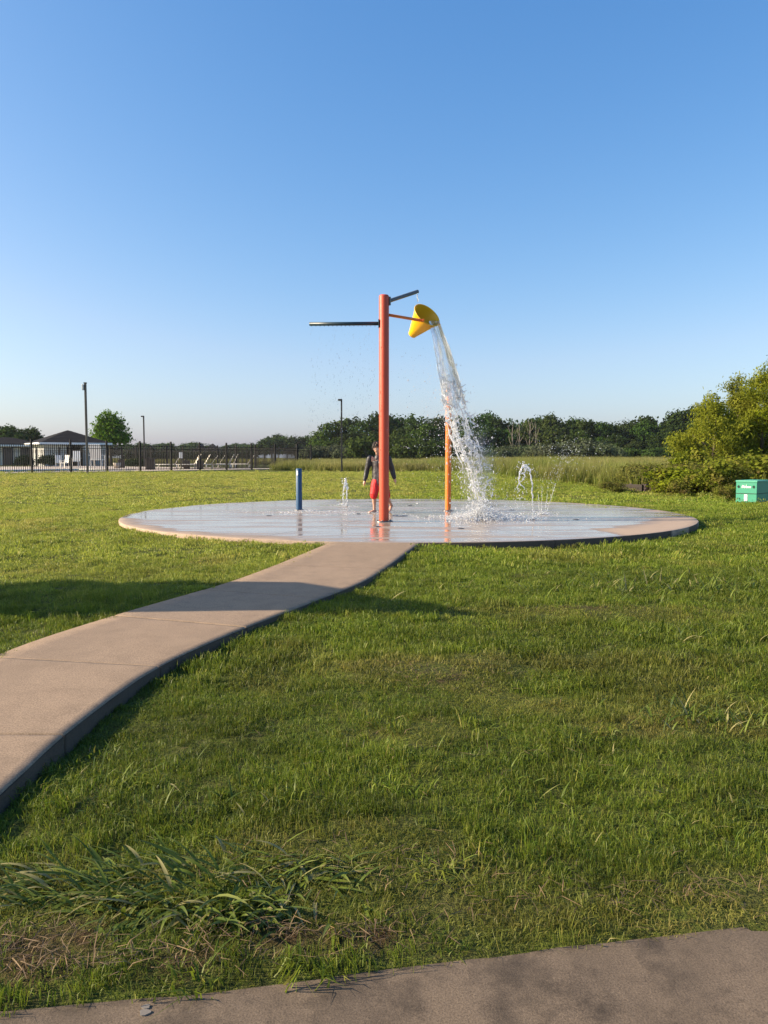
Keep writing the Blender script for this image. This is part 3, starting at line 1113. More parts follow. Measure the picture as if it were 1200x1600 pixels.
# ------------------------------------------------------------------ trees
def crown_mesh(name, seed, lobes, nclump, per, leaf, spread, aspect=1.5, droop=0.0):
    """leaf quads in clumps over a set of ellipsoid lobes (cx,cy,cz,rx,ry,rz)"""
    r = np.random.default_rng(seed)
    L = np.array(lobes, dtype=float)
    wgt = (L[:, 3] * L[:, 4] * L[:, 5]) ** (2 / 3)
    li = r.choice(len(L), nclump, p=wgt / wgt.sum())
    d = r.normal(0, 1, (nclump, 3))
    d /= np.linalg.norm(d, axis=1)[:, None]
    d[:, 2] = np.where(d[:, 2] < -0.5, -d[:, 2] * 0.4, d[:, 2])
    rad = r.uniform(0.55, 1.06, nclump) ** 0.6
    cc = L[li, :3] + d * L[li, 3:] * rad[:, None]
    n = nclump * per
    ci = np.repeat(np.arange(nclump), per)
    csz = r.uniform(0.6, 1.4, nclump) * spread
    off = r.normal(0, 1, (n, 3)) * (csz[ci] * 0.5)[:, None]
    off[:, 2] *= 0.75
    if droop:
        off[:, 2] -= droop * (off[:, 0] ** 2 + off[:, 1] ** 2) / (spread + 1e-6)
    P_ = cc[ci] + off
    nrm = d[ci] + r.normal(0, 0.75, (n, 3)) + off / (spread + 1e-6) * 0.6
    nrm /= np.linalg.norm(nrm, axis=1)[:, None]
    t = np.cross(nrm, r.normal(0, 1, (n, 3)))
    t /= np.linalg.norm(t, axis=1)[:, None] + 1e-9
    if droop:
        t[:, 2] -= 0.5
        t /= np.linalg.norm(t, axis=1)[:, None]
    b = np.cross(nrm, t)
    s = leaf * r.uniform(0.55, 1.35, n)[:, None]
    V = np.stack([P_ - t * s * aspect / 2, P_ + b * s / 2, P_ + t * s * aspect / 2, P_ - b * s / 2], 1).reshape(-1, 3)
    F = np.arange(n * 4).reshape(n, 4)
    rn = np.clip(0.35 * r.uniform(0, 1, n) + 0.65 * r.uniform(0, 1, nclump)[ci], 0, 1)
    return np_mesh(name, V, [F], {'rnd': np.repeat(rn, 4)})


m_bark = paint('bark', (0.10, 0.075, 0.055), 0.9, var=0.4, scale=9, bump=0.5)
m_dead = paint('dead_wood', (0.17, 0.145, 0.115), 0.9, var=0.3, scale=7, bump=0.4)
m_wood1 = leafy('wood_leaf', (0.022, 0.042, 0.012), (0.06, 0.095, 0.025), 0.3)
m_wood2 = leafy('wood_leaf_light', (0.032, 0.056, 0.014), (0.085, 0.12, 0.03), 0.3)
m_silver = leafy('silver_leaf', (0.05, 0.068, 0.035), (0.11, 0.125, 0.07), 0.25)
m_maple = leafy('maple_leaf', (0.062, 0.118, 0.018), (0.145, 0.215, 0.034), 0.4)
m_willow = leafy('yellow_leaf', (0.135, 0.175, 0.014), (0.31, 0.335, 0.028), 0.48)
m_shrub = leafy('shrub_leaf', (0.09, 0.115, 0.016), (0.21, 0.225, 0.032), 0.4, (0.17, 0.13, 0.045), 1.1)
m_hedge = leafy('hedge_leaf', (0.014, 0.026, 0.012), (0.03, 0.05, 0.02), 0.2)


def limbs_mesh(name, H, base_r, crown_lo, spread, seed, n=7):
    r = random.Random(seed)
    mb = MB()
    top = H * 0.8
    pts = [Vector((0, 0, -0.1)), Vector((r.uniform(-.05, .05) * H * .2, r.uniform(-.05, .05) * H * .2, H * 0.2)), Vector((r.uniform(-.1, .1) * H * .3, r.uniform(-.1, .1) * H * .3, H * 0.5)),
           Vector((r.uniform(-.1, .1) * H * .3, r.uniform(-.1, .1) * H * .3, top))]
    mb.tube(pts, [base_r * 1.3, base_r, base_r * 0.6, base_r * 0.15], 8)
    for q in range(n):
        z = crown_lo + (top - crown_lo) * (q + 0.3) / n * 0.8
        a = q * 2.4 + r.uniform(-.4, .4)
        t = z / H
        p0 = pts[1].lerp(pts[2], min(1, max(0, (t - 0.2) / 0.3))) if t < 0.5 else pts[2].lerp(pts[3], (t - 0.5) / 0.3)
        ln = spread * r.uniform(0.6, 0.95)
        p1 = p0 + Vector((math.cos(a) * ln * 0.5, math.sin(a) * ln * 0.5, ln * 0.35))
        p2 = p0 + Vector((math.cos(a) * ln, math.sin(a) * ln, ln * 0.7))
        mb.tube([p0, p1, p2], [base_r * 0.45, base_r * 0.28, base_r * 0.08], 6)
    return mb.mesh(name)


def lobes_round(seed, H, W, lo, n):
    """broad tree: a main mass and n bumps; H height, W full width, lo crown bottom"""
    r = random.Random(seed)
    c = (H + lo) / 2
    L = [(0, 0, c, W * 0.38, W * 0.38, (H - lo) * 0.42)]
    for q in range(n):
        a, zz = r.uniform(0, 6.28), r.uniform(-0.75, 0.85)
        k_ = math.sqrt(max(0.05, 1 - zz * zz * 0.8))
        s = r.uniform(0.16, 0.27)
        L.append((math.cos(a) * W * 0.33 * k_, math.sin(a) * W * 0.33 * k_, c + zz * (H - lo) * 0.36, W * s, W * s, (H - lo) * s * 0.75))
    return L


def tree(name, label, cat, group, loc, crown, trunk, mc, mt, rz=0, sc=(1, 1, 1)):
    t = thing(name, label, cat, loc, rz, group)
    t.scale = sc
    link('trunk', trunk, mt, t)
    link('crown', crown, mc, t)
    return t


WOODP = []
for q in range(6):
    H, W = 10, [7.5, 6.5, 8.5, 7, 6, 8][q]
    lo = [1.2, 0.8, 1.6, 0.6, 1.0, 0.8][q]
    WOODP.append((crown_mesh('wood_crown', 700 + q, lobes_round(30 + q, H, W, lo, 11), 230, 20, 0.40, 0.95), limbs_mesh('wood_trunk', H, 0.22, lo + 1, W * 0.4, 40 + q, 6)))
prof_x = [505, 540, 575, 600, 630, 670, 700, 740, 770, 800, 820, 850, 880, 910, 930, 960, 985, 1000, 1030, 1060, 1080, 1110, 1200, 1300]
prof_y = [664, 655, 649, 647, 650, 648, 650, 644, 647, 651, 650, 643, 645, 652, 655, 657, 656, 650, 651, 643, 640, 640, 636, 640]
base_t = None


def ground_far(x, y):
    return gz(x, y)


ROWS = []
r = random.Random(3)
x = 510
while x < 1225:
    ROWS.append((x, np.interp(x, prof_x, prof_y) + r.uniform(-4, 8), r.uniform(150, 168), 0))
    x += r.uniform(14, 24)
x = 520
while x < 1215:
    ROWS.append((x, np.interp(x, prof_x, prof_y) + r.uniform(12, 34), r.uniform(138, 147), 1))
    x += r.uniform(24, 40)
cache = {}


GPZ = 0.27


def wood_tree(px, ytop, Y, grp, label, name='wood_tree', mats=None, widen=1.0):
    q = r.randrange(6)
    p = at(px, 715, Y)
    g0 = gz(p.x, p.y)
    top = at(px, ytop, Y).z
    s = (top - g0) / 9.9
    key = (q, name, mats[0].name)
    w = s * r.uniform(0.75, 1.15) * widen
    loc = (p.x, p.y, g0)
    if key not in cache:
        me = WOODP[q][0].copy()
        me.materials.clear()
        tr = WOODP[q][1].copy()
        t = tree(name, label, 'tree', grp, loc, me, tr, mats[0], m_bark, r.uniform(0, 6.28), (w, w, s))
        cache[key] = t
    else:
        t = copy_tree(cache[key], loc, r.uniform(0, 6.28), (w, w, s), label)
        t['group'] = grp
    return t


for px, yt, Y, row in ROWS:
    if row == 0:
        wood_tree(px, yt, Y, 'tall trees of the wood behind the meadow', 'tall dark green tree standing in the wood behind the meadow', mats=(m_wood2 if r.random() < .3 else m_wood1,))
    else:
        wood_tree(px, yt, Y, 'lower trees at the front of the wood', 'lower green tree at the front edge of the wood', mats=(m_wood2 if r.random() < .55 else m_wood1,), widen=1.1)
# farther, hazier trees to the left of the wood and behind the pool
for px in np.arange(398, 512, 13):
    wood_tree(px + r.uniform(-3, 3), np.interp(px, [398, 420, 440, 500], [688, 681, 679, 680]) + r.uniform(-1, 4), r.uniform(245, 275), 'distant trees left of the wood',
              'distant grey green tree left of the wood behind the fence', 'distant_tree', (m_wood1,), 1.3)


def mass(name, items, m, label, cat):
    """a far-off mass of foliage: many crowns in one mesh; items (mesh, x, y, z, rz, sx, sz)"""
    Vs, Rn, n_ = [], [], 0
    for me, x, y, z, rz, sx, sz in items:
        co = np.empty(len(me.vertices) * 3, dtype=np.float32)
        me.vertices.foreach_get('co', co)
        co = co.reshape(-1, 3)
        rn = np.empty(len(me.vertices), dtype=np.float32)
        me.attributes['rnd'].data.foreach_get('value', rn)
        c_, s_ = math.cos(rz), math.sin(rz)
        Vs.append(np.stack([x + sx * (co[:, 0] * c_ - co[:, 1] * s_), y + sx * (co[:, 0] * s_ + co[:, 1] * c_), z + sz * co[:, 2]], 1))
        Rn.append(rn)
    V_ = np.vstack(Vs)
    return tag(link(name, np_mesh(name, V_, [np.arange(len(V_)).reshape(-1, 4)], {'rnd': np.concatenate(Rn)}), m), label, cat, None, 'stuff')


items = []
for px in np.arange(-20, 400, 15):
    Y = r.uniform(340, 400)
    p = at(px + r.uniform(-4, 4), 715, Y)
    sz = (at(px, np.interp(px, [0, 200, 270, 340, 400], [692, 691, 692, 694, 692]) + r.uniform(-2, 5), Y).z - GPZ) / 9.9
    items.append((WOODP[r.randrange(6)][0], p.x, Y, GPZ, r.uniform(0, 6.28), sz * r.uniform(1.3, 2.0), sz))
mass('distant_treeline', items, m_wood1, 'low hazy tree line on the horizon behind the pool fence', 'tree line')

# undergrowth bushes in front of the wood
BUSHP = []
for q in range(3):
    BUSHP.append((crown_mesh('bush_crown', 800 + q, lobes_round(60 + q, 3.2, 4.4, 0.0, 8), 120, 16, 0.22, 0.55), limbs_mesh('bush_stems', 3, 0.06, 0.4, 1.4, 70 + q, 5)))
bcache = {}


def bush(px, ytop, Y, label, grp, mc, name='bush', widen=1.0):
    q = r.randrange(3)
    p = at(px, 715, Y)
    g0 = gz(p.x, p.y)
    s = (at(px, ytop, Y).z - g0) / 3.3
    w = s * widen
    key = (q, mc.name, name)
    if key not in bcache:
        bcache[key] = tree(name, label, 'bush', grp, (p.x, p.y, g0), BUSHP[q][0].copy(), BUSHP[q][1].copy(), mc, m_bark, r.uniform(0, 6.28), (w, w, s))
    else:
        t = copy_tree(bcache[key], (p.x, p.y, g0), r.uniform(0, 6.28), (w, w, s), label)
        t['group'] = grp
    return


for px, yt in [(480, 697), (496, 694), (512, 697), (528, 692), (545, 695), (556, 697), (640, 690), (668, 694)]:
    bush(px, yt, r.uniform(116, 124), 'grey green bush in front of the wood behind the fence end', 'grey green bushes left of the pole', m_silver, widen=1.15)
items = []
for px in np.arange(500, 1240, 15):
    Y = r.uniform(128, 135)
    p = at(px + r.uniform(-4, 4), 715, Y)
    sz = (at(px, r.uniform(694, 704), Y).z - GPZ) / 3.3
    items.append((BUSHP[r.randrange(3)][0], p.x, Y, GPZ, r.uniform(0, 6.28), sz * 1.5, sz))
mass('undergrowth', items, m_wood1, 'dark undergrowth filling the foot of the wood behind the meadow', 'undergrowth')
bush(572, 678, 112, 'rounded mid green bush left of the child behind the meadow', None, m_wood2, 'round_bush')
bush(618, 676, 112, 'upright mid green bush right of the red pole', None, m_wood2, 'round_bush', 0.75)
bush(650, 682, 110, 'broad mid green bush between the red and orange poles', None, m_wood2, 'round_bush', 1.2)
bush(684, 686, 110, 'darker green bush just left of the orange pole', None, m_wood1, 'round_bush', 1.1)
for px, yt in [(790, 695), (806, 692), (824, 694), (842, 690), (860, 691), (878, 688), (893, 686), (908, 686), (922, 684), (938, 688), (955, 692)]:
    bush(px, yt, r.uniform(112, 122), 'silvery grey bush at the foot of the wood right of the falling water', 'silvery bushes at the foot of the wood', m_silver, 'silvery_bush', 1.05)

# bare, pale dead trees in the gap of the wood
for i, (px, yt) in enumerate([(800, 668), (812, 664), (828, 660), (836, 664)]):
    p = at(px, 715, 136)
    g0 = gz(p.x, p.y)
    t = thing('dead_tree', ['leftmost bare pale dead tree at the front of the wood', 'bare pale dead tree second from the left in the wood',
                            'tallest bare pale dead tree in the wood', 'rightmost bare pale dead tree in the wood'][i], 'tree', (p.x, p.y, g0), i * 1.7, 'bare dead trees')
    H = at(px, yt, 136).z - g0
    mb = MB().tube([(0, 0, -0.1), (0.1, 0, H * 0.5), (0, 0.1, H)], [0.12, 0.09, 0.03], 7)
    mb.build('trunk', m_dead, t)
    for q in range(6):
        z = H * (0.35 + 0.1 * q)
        a = q * 2.2
        MB().tube([(0.05, 0, z), (math.cos(a) * 0.5, math.sin(a) * 0.5, z + 0.8), (math.cos(a) * 0.9, math.sin(a) * 0.9, z + 1.9)], [0.06, 0.04, 0.02], 5).build('branch', m_dead, t)

# yellow-green trees on the right, near
for i, (px, yt, W, Y, label) in enumerate([
    (1112, 618, 2.4, 29.5, 'yellow green tree at the left end of the right hand thicket'),
    (1150, 588, 2.3, 31.5, 'taller yellow green tree with a pointed top in the right thicket'),
    (1192, 562, 2.5, 30.5, 'tallest yellow green tree above the green utility box'),
    (1238, 588, 3.4, 30.0, 'yellow green tree mostly outside the frame at the right edge')]):
    p = at(px, 715, Y)
    g0 = gz(p.x, p.y)
    H = at(px, yt, Y).z - g0
    rr = random.Random(90 + i)
    L = []
    for q in range(19):
        t = rr.random() ** 0.95
        z = H * (0.04 + 0.8 * t)
        a = rr.uniform(0, 6.28)
        wd = W * (0.30 + 0.14 * min(1, t / 0.4) - 0.38 * max(0, t - 0.6) / 0.4) * rr.uniform(.55, 1.05)
        s = rr.uniform(0.3, 0.55) * (1 - 0.4 * t)
        L.append((math.cos(a) * wd, math.sin(a) * wd, z, s * 1.1, s * 1.1, s * 0.9))
    for q in range(22):
        t = rr.random()
        a = rr.uniform(0, 6.28)
        wd = W * (0.36 + 0.2 * min(1, t / 0.4) - 0.42 * max(0, t - 0.6) / 0.4) * rr.uniform(.85, 1.1)
        s = rr.uniform(0.12, 0.24)
        L.append((math.cos(a) * wd, math.sin(a) * wd, H * (0.1 + 0.82 * t), s * 1.2, s * 1.2, s * 1.2))
    for zt, s in ((0.8, 0.34), (0.9, 0.24), (0.975, 0.14)):
        L.append((rr.uniform(-0.1, 0.1), 0, H * zt, s, s, s * 1.5))
    tree('thicket_tree', label, 'tree', 'yellow green trees at the right edge', (p.x, p.y, g0), crown_mesh('thicket_crown', 900 + i, L, 380, 40, 0.045, 0.30, 3.0, 0.4),
         limbs_mesh('thicket_trunk', H, 0.07, 0.5, W * 0.4, 95 + i, 9), m_willow, m_bark)
SH = crown_mesh('shrub_crown', 950, lobes_round(5, 1.0, 1.5, 0, 7), 130, 30, 0.05, 0.2, 1.6)
SH2 = crown_mesh('shrub_crown', 951, lobes_round(6, 1.0, 1.3, 0, 6), 100, 24, 0.06, 0.22, 1.6)
ST = limbs_mesh('shrub_stems', 0.9, 0.02, 0.1, 0.5, 8, 6)
for i, (px, py, yt, W, lb) in enumerate([
    (1020, 764, 724, 1.7, 'yellow green shrub behind the low dark wall'), (1050, 771, 728, 1.5, 'shrub beside the right end of the low dark wall'),
    (1082, 770, 722, 1.3, 'brownish shrub left of the two thicket shrubs'), (1110, 776, 735, 1.1, 'low brownish shrub in front of the thicket'),
    (1135, 776, 716, 1.4, 'taller shrub below the yellow green trees'), (1170, 770, 708, 1.7, 'shrub directly behind the green utility box'),
    (1215, 772, 705, 1.8, 'shrub behind the right end of the green utility box'), (1136, 784, 757, 0.45, 'small leafy weed at the left of the green utility box'),
    (1090, 762, 700, 1.5, 'tall shrub under the leftmost yellow green tree'), (985, 757, 727, 1.4, 'low shrub left of the dark wall in the reeds'), (1030, 772, 754, 0.5, 'low weed in front of the stones of the dark wall'), (957, 770, 752, 0.6, 'low weed at the left end of the dark wall'), (1062, 776, 748, 0.7, 'small shrub at the right end of the stones')]):
    p = onground(px, py)
    H = at(px, yt, p.y).z - p.z
    if i == 0:
        sh0 = tree('shrub', lb, 'shrub', 'shrubs along the lawn edge', tuple(p), SH, ST, m_shrub, m_bark, 0.3, (W, W, H / 1.02))
        c2 = tree('shrub', lb, 'shrub', 'shrubs along the lawn edge', tuple(p), SH2, ST, m_shrub, m_bark, 0.3, (W, W, H / 1.02))
    elif i == 1:
        c2.location = p
        c2.scale = (W, W, H / 1.02)
        c2['label'] = lb
    else:
        copy_tree(sh0 if i % 2 else c2, tuple(p), i * 1.3, (W, W, H / 1.02), lb)
#@@PART3
# ------------------------------------------------------------------ pool area: deck, water
GP = 0.27
m_black = paint('black_powdercoat', (0.012, 0.012, 0.013), 0.7, var=0.3, bump=0, spec=0.15)
m_deck = concrete('deck_concrete', (0.5, 0.42, 0.35), (0.58, 0.5, 0.42), (0.4, 0.33, 0.28), 0.3)
FA, FB = Vector((-19.5, 43.5, GP)), Vector((-6.7, 60.0, GP))   # fence line found from the photograph
fd = (FB - FA).normalized()
F0 = FA - fd * 14.2
fn = Vector((-fd.y, fd.x, 0))
BK = FB + fn * 30            # back corner of the pool yard
C0 = F0 + fn * 36
MB().add([(p.x, p.y, GP + z) for z in (0.05, -0.2) for p in (F0 + fn * .25, FB + fn * .25 - fd * .3, BK - fd * .3, C0)],
         [(0, 1, 2, 3), (4, 5, 1, 0), (5, 6, 2, 1), (6, 7, 3, 2), (7, 4, 0, 3)]).build('pool_deck', m_deck)['kind'] = 'structure'
k = NT('pool_water')
P = k.pos()
m_poolw = k.surf(k.princ(**{'Base Color': (0.12, 0.42, 0.55, 1), 'Roughness': 0.06, 'IOR': 1.33, 'Normal': k.bump(k.noise(P, 2.2, 3), 0.25, 0.1)}))
c0, c1 = FA + fn * 2.2 - fd * 7, FA + fn * 2.2 + fd * 7.5
c2, c3 = c1 + fn * 6, c0 + fn * 6
MB().add([(p.x, p.y, GP + 0.058) for p in (c0, c1, c2, c3)], [(0, 1, 2, 3)]).build('pool_water', m_poolw)['kind'] = 'structure'
mb = MB()
loopc = [c0, c1, c2, c3]
for i in range(4):
    a, b = loopc[i], loopc[(i + 1) % 4]
    d = (b - a).normalized()
    n_ = Vector((d.y, -d.x, 0))
    mb.add([(q.x, q.y, GP + z) for z in (0.1, 0.04) for q in (a - d * .3 + n_ * .3, b + d * .3 + n_ * .3, b - d * 0.0, a + d * 0.0)], [(0, 1, 2, 3), (4, 5, 1, 0), (6, 7, 3, 2)])
mb.build('pool_coping', paint('coping', (0.62, 0.58, 0.52), 0.8))['kind'] = 'structure'

# ------------------------------------------------------------------ fences: posts, rails and pickets each a part
PK = MB().box((0, 0, 0.86), (0.027, 0.027, 1.56)).box((0, 0, 1.655), (0.012, 0.012, 0.03)).mesh('picket')
PO = MB().box((0, 0, 0.93), (0.095, 0.095, 1.9), None, 0.006).box((0, 0, 1.9), (0.09, 0.09, 0.03)).mesh('post')


def fence(label, a, b, span, npk, each=True, gate=None):
    L = (b - a).length
    d = (b - a).normalized()
    rz = math.atan2(d.y, d.x)
    t = thing('metal_fence', label, 'fence', tuple(a), rz, 'black metal pool fences')
    n = max(1, round(L / span))
    sp = L / n
    stuff = MB()
    for i in range(n + 1):
        link('post', PO, m_black, t, (i * sp, 0, 0))
    RL = MB().box((sp / 2, 0, 0), (sp - 0.078, 0.03, 0.032)).mesh('rail')
    for i in range(n):
        for z in (0.16, 1.42, 1.60):
            link('rail', RL, m_black, t, (i * sp, 0, z))
        for q in range(npk):
            x = i * sp + sp * (q + 1) / (npk + 1)
            if each:
                link('picket', PK, m_black, t, (x, 0, 0))
            else:
                stuff.box((x, 0, 0.86), (0.022, 0.022, 1.56))
    if not each:
        o = stuff.build('pickets', m_black, t)
        o['kind'] = 'stuff'
    return t


fence('long black picket fence along the lawn in front of the pool', F0, FB, 2.35, 18)
fence('far black fence running back from the right end of the pool yard', FB + fn * 0.06 + fd * 0.0, BK, 2.35, 18, False)
fence('far black fence along the back of the pool yard', BK + fn * .06, BK + fn * .06 - fd * 42, 2.35, 18, False)
gd = (at(480, 732, 61.8) - at(466, 732, 60.2))
fence('short black fence return at the right end by the meadow', FB + fd * 0.08, Vector((FB.x + 0.9, FB.y + 1.9, GP)), 2.1, 8)

# ------------------------------------------------------------------ pool house
m_siding = paint('white_siding', (0.62, 0.62, 0.61), 0.7, var=0.06, scale=2)
m_trim = paint('white_trim', (0.78, 0.78, 0.77), 0.6, var=0.04)
m_shingle = paint('dark_shingles', (0.018, 0.017, 0.019), 0.95, var=0.35, scale=3, bump=0.4, spec=0.1)
m_darkdoor = paint('dark_door', (0.05, 0.045, 0.045), 0.6)
BY = 80.0


def bp(px):
    return (px - 600) / FPX * BY * 1.0


def hip_roof(mb, x0, x1, y0, y1, ze, zr, courses=9):
    """stepped shingle courses on a hip roof"""
    cy = (y0 + y1) / 2
    half = min((x1 - x0), (y1 - y0)) / 2
    for c in range(courses):
        t0, t1 = c / courses, (c + 1) / courses
        a0, a1 = half * t0, half * t1
        z0, z1 = ze + (zr - ze) * t0 + 0.02, ze + (zr - ze) * t1
        lo = [(x0 + a0, y0 + a0, z0), (x1 - a0, y0 + a0, z0), (x1 - a0, y1 - a0, z0), (x0 + a0, y1 - a0, z0)]
        hi = [(x0 + a1, y0 + a1, z1), (x1 - a1, y0 + a1, z1), (x1 - a1, y1 - a1, z1), (x0 + a1, y1 - a1, z1)]
        un = [(p[0], p[1], p[2] - 0.045) for p in lo]
        mb.add(lo + hi + un, [(0, 1, 5, 4), (1, 2, 6, 5), (2, 3, 7, 6), (3, 0, 4, 7), (8, 9, 1, 0), (9, 10, 2, 1), (10, 11, 3, 2), (11, 8, 0, 3)])
    return mb


x0, x1 = -2.95, 2.95
pc = at(117, 715, BY)
ph = thing('pool_house', 'white sided pool house with dark hip roof and open doorway', 'building', (pc.x, BY, GP), R(35))
W2 = 2.95
D = 6.0
dx0, dx1 = -0.81, 0.81
mb = MB()
mb.box(((-W2 + dx0) / 2, 0.08, 1.16), (dx0 + W2, 0.16, 2.32)).box(((W2 + dx1) / 2, 0.08, 1.16), (W2 - dx1, 0.16, 2.32)).box(((dx0 + dx1) / 2, 0.08, 2.22), (dx1 - dx0 - .004, 0.16, 0.2))
mb.box((-W2 + 0.08, D / 2 + .1, 1.16), (0.16, D - 0.2, 2.318)).box((W2 - 0.08, D / 2 + .1, 1.16), (0.16, D - 0.2, 2.318)).box((0, D, 1.16), (2 * W2, 0.16, 2.32))
mb.box(((dx0 + dx1) / 2, 2.2, 1.05), (dx1 - dx0 + 0.6, 0.1, 2.1))
mb.build('wall', m_siding, ph)
BT = MB().box((0, 0, 1.13), (0.07, 0.025, 2.26)).mesh('batten')
q = -W2 + 0.25
while q < W2:
    if not dx0 - .05 < q < dx1 + .05:
        link('batten', BT, m_trim, ph, (q, -0.0145, 0))
    q += 0.42
MB().box(((dx0 + dx1) / 2 - 0.42, 2.1, 1.0), (0.8, 0.06, 2.0)).build('door', m_darkdoor, ph)
MB().box(((dx0 + dx1) / 2 + 0.55, 2.1, 1.0), (0.8, 0.06, 2.0)).build('door', m_darkdoor, ph)
for xx in (0.95, 2.85):
    MB().box((xx, -0.55, 1.12), (0.2, 0.2, 2.24), None, 0.01).build('column', m_trim, ph)
rf = MB()
hip_roof(rf, -W2 - 0.6, W2 + 0.6, -0.95, D + 0.6, 2.36, 3.75).build('roof', m_shingle, ph)
MB().box((0, -0.93, 2.3), (2 * W2 + 1.18, 0.06, 0.2)).build('fascia', m_trim, ph)
MB().box((-W2 - .58, D / 2, 2.3), (0.06, D + 1.3, 0.2)).build('fascia', m_trim, ph)
q = 0.3
while q < D - .1:
    link('batten', BT, m_trim, ph, (-W2 - 0.0145, q, 0), (0, 0, R(90)))
    q += 0.42
MB().box((0, -0.4, 2.28), (2 * W2 + 1.15, 0.9, 0.05)).build('soffit', m_trim, ph)

x0b, x1b = -3.4, 3.4
pc2 = at(18, 715, 90)
pb = thing('pool_house', 'lower cream wing with dark flat hip roof at the left edge', 'building', (pc2.x, 90, GP), R(35))
W3 = (x1b - x0b) / 2
m_cream = paint('cream_siding', (0.66, 0.60, 0.48), 0.7, var=0.06, scale=2)
mb = MB()
wall_o = mb.box((0, 2.5, 1.15), (2 * W3, 5, 2.3)).build('wall', m_cream, pb)
for xx in (-2.3, -0.4, 1.5):
    MB().box((xx, -0.03, 1.02), (1.0, 0.06, 2.04)).build('door', m_darkdoor, pb)
q = -W3 + .2
while q < W3:
    link('batten', BT, m_cream if False else m_trim, pb, (q, -0.075 if min(abs(q - v) for v in (-2.3, -.4, 1.5)) < .55 else -0.0145, 0)) if min(abs(q - v) for v in (-2.3, -.4, 1.5)) > .55 else None
    q += 0.42
hip_roof(MB(), -W3 - 0.6, W3 + 0.7, -0.8, 6.2, 2.34, 3.25).build('roof', m_shingle, pb)
MB().box((0, -0.78, 2.27), (2 * W3 + 1.2, 0.06, 0.2)).build('fascia', m_trim, pb)
# extra far roofs on the horizon
for i, (px, w, lb) in enumerate([(330, 26, 'distant low house roof left of the wood behind the fence'), (312, 16, 'small distant roof above the middle of the pool fence')]):
    p = at(px, 715, 300)
    h = thing('distant_house', lb, 'house', (p.x, 300, GP))
    ww = w / FPX * 300
    MB().box((0, 3, 1.6), (ww * .8, 6, 3.2)).build('wall', m_cream, h)
    hip_roof(MB(), -ww / 2, ww / 2, -1, 7, 3.2, 6.3, 4).build('roof', m_shingle, h)

# trees by the pool house
p = at(173, 715, 95)
mp = tree('maple_tree', 'bright green leafy tree right of the pool house', 'tree', None, (p.x, p.y, GP),
          crown_mesh('maple_crown', 1001, [(0, 0, 3.3, 2.0, 2.0, 1.7), (0.1, 0, 4.7, 1.5, 1.5, 1.3), (0.1, 0, 5.9, 0.8, 0.8, 0.8), (-1.1, 0, 3.7, 1.1, 1.1, 1.1), (1.2, 0, 3.2, 1.2, 1.2, 1.0), (0.9, 0, 4.6, 1.0, 1, 0.9), (-0.7, -.6, 4.9, 0.9, .9, .9),
                                      (0, -1, 3.0, 1.3, 1, 1)], 250, 26, 0.2, 0.6), limbs_mesh('maple_trunk', 6, 0.14, 1.6, 1.6, 12, 8), m_maple, m_bark)
for i, (px, yt, Y, lb) in enumerate([(20, 661, 118, 'dark rounded tree left of the pool house roof'), (48, 664, 120, 'dark tree just behind the pool house roof'), (-12, 680, 122, 'dark low tree at the left edge')]):
    p = at(px, 715, Y)
    s = (at(px, yt, Y).z - GP) / 10.6
    tree('shade_tree', lb, 'tree', 'dark trees behind the pool house', (p.x, p.y, GP), WOODP[i][0].copy(), WOODP[i][1].copy(), m_wood1, m_bark, i * 2.0, (s * 1.2, s * 1.2, s))
items = []
for px in range(205, 400, 15):
    Y = r.uniform(118, 130)
    p = at(px, 715, Y)
    sz = (at(px, r.uniform(703, 708), Y).z - GPZ) / 3.3
    items.append((BUSHP[r.randrange(3)][0], p.x, Y, GPZ, r.uniform(0, 6.28), sz * 1.5, sz))
mass('hedgerow', items, m_hedge, 'dark low hedgerow beyond the back fence of the pool', 'hedgerow')


# ------------------------------------------------------------------ light poles
m_pole = paint('pole_bronze', (0.035, 0.03, 0.026), 0.5, var=0.2, scale=2)
m_polel = paint('pole_weathered', (0.09, 0.075, 0.06), 0.6, var=0.25, scale=2)
m_lens = paint('lamp_lens', (0.6, 0.6, 0.58), 0.3)


def light_pole(px, pb_, pt, Y, label, w, head, m):
    p = at(px, pb_, Y)
    g0 = gz(p.x, p.y)
    H = at(px, pt, Y).z - g0
    t = thing('light_pole', label, 'light pole', (p.x, p.y, g0), 0, 'light poles around the lawn')
    MB().box((0, 0, H / 2), (w, w, H), None, w * .1).build('pole', m, t)
    MB().box((0, 0, 0.02), (w * 2.2, w * 2.2, 0.05)).build('base_plate', m, t)
    if head == 'flood':
        hd = MB().box((-0.11, -0.03, H - 0.2), (0.1, 0.12, 0.3), None, 0.02).build('lamp_head', m_lens, t)
        MB().tube([(0, 0, H - 0.2), (-0.12, -0.02, H - 0.2)], 0.03, 6).build('bracket', m, t)
        MB().box((0, 0, H + .02), (w * 1.3, w * 1.3, 0.06)).build('cap', m, t)
    else:
        s = head
        hd = MB().box((s * 0.09, 0, H - 0.03), (0.28, 0.2, 0.11), None, 0.03).build('lamp_head', m, t)
        MB().box((s * 0.12, 0, H - 0.095), (0.18, 0.14, 0.02)).build('lens', m_lens, hd)
    return t


light_pole(137, 743, 599, 40.5, 'tall weathered pole with small floodlight in front of the fence', 0.10, 'flood', m_polel)
light_pole(226, 729, 650, 71, 'thin pole with flat lamp head behind the pool fence', 0.11, -1, m_pole)
light_pole(534, 736, 624, 51, 'thin dark pole with short lamp head beside the meadow', 0.1, -1, m_pole)

# ------------------------------------------------------------------ poolside furniture
m_chair = paint('white_resin', (0.75, 0.73, 0.68), 0.5, var=0.05)
m_mesh = paint('cream_sling', (0.62, 0.56, 0.46), 0.8, var=0.08, scale=20)


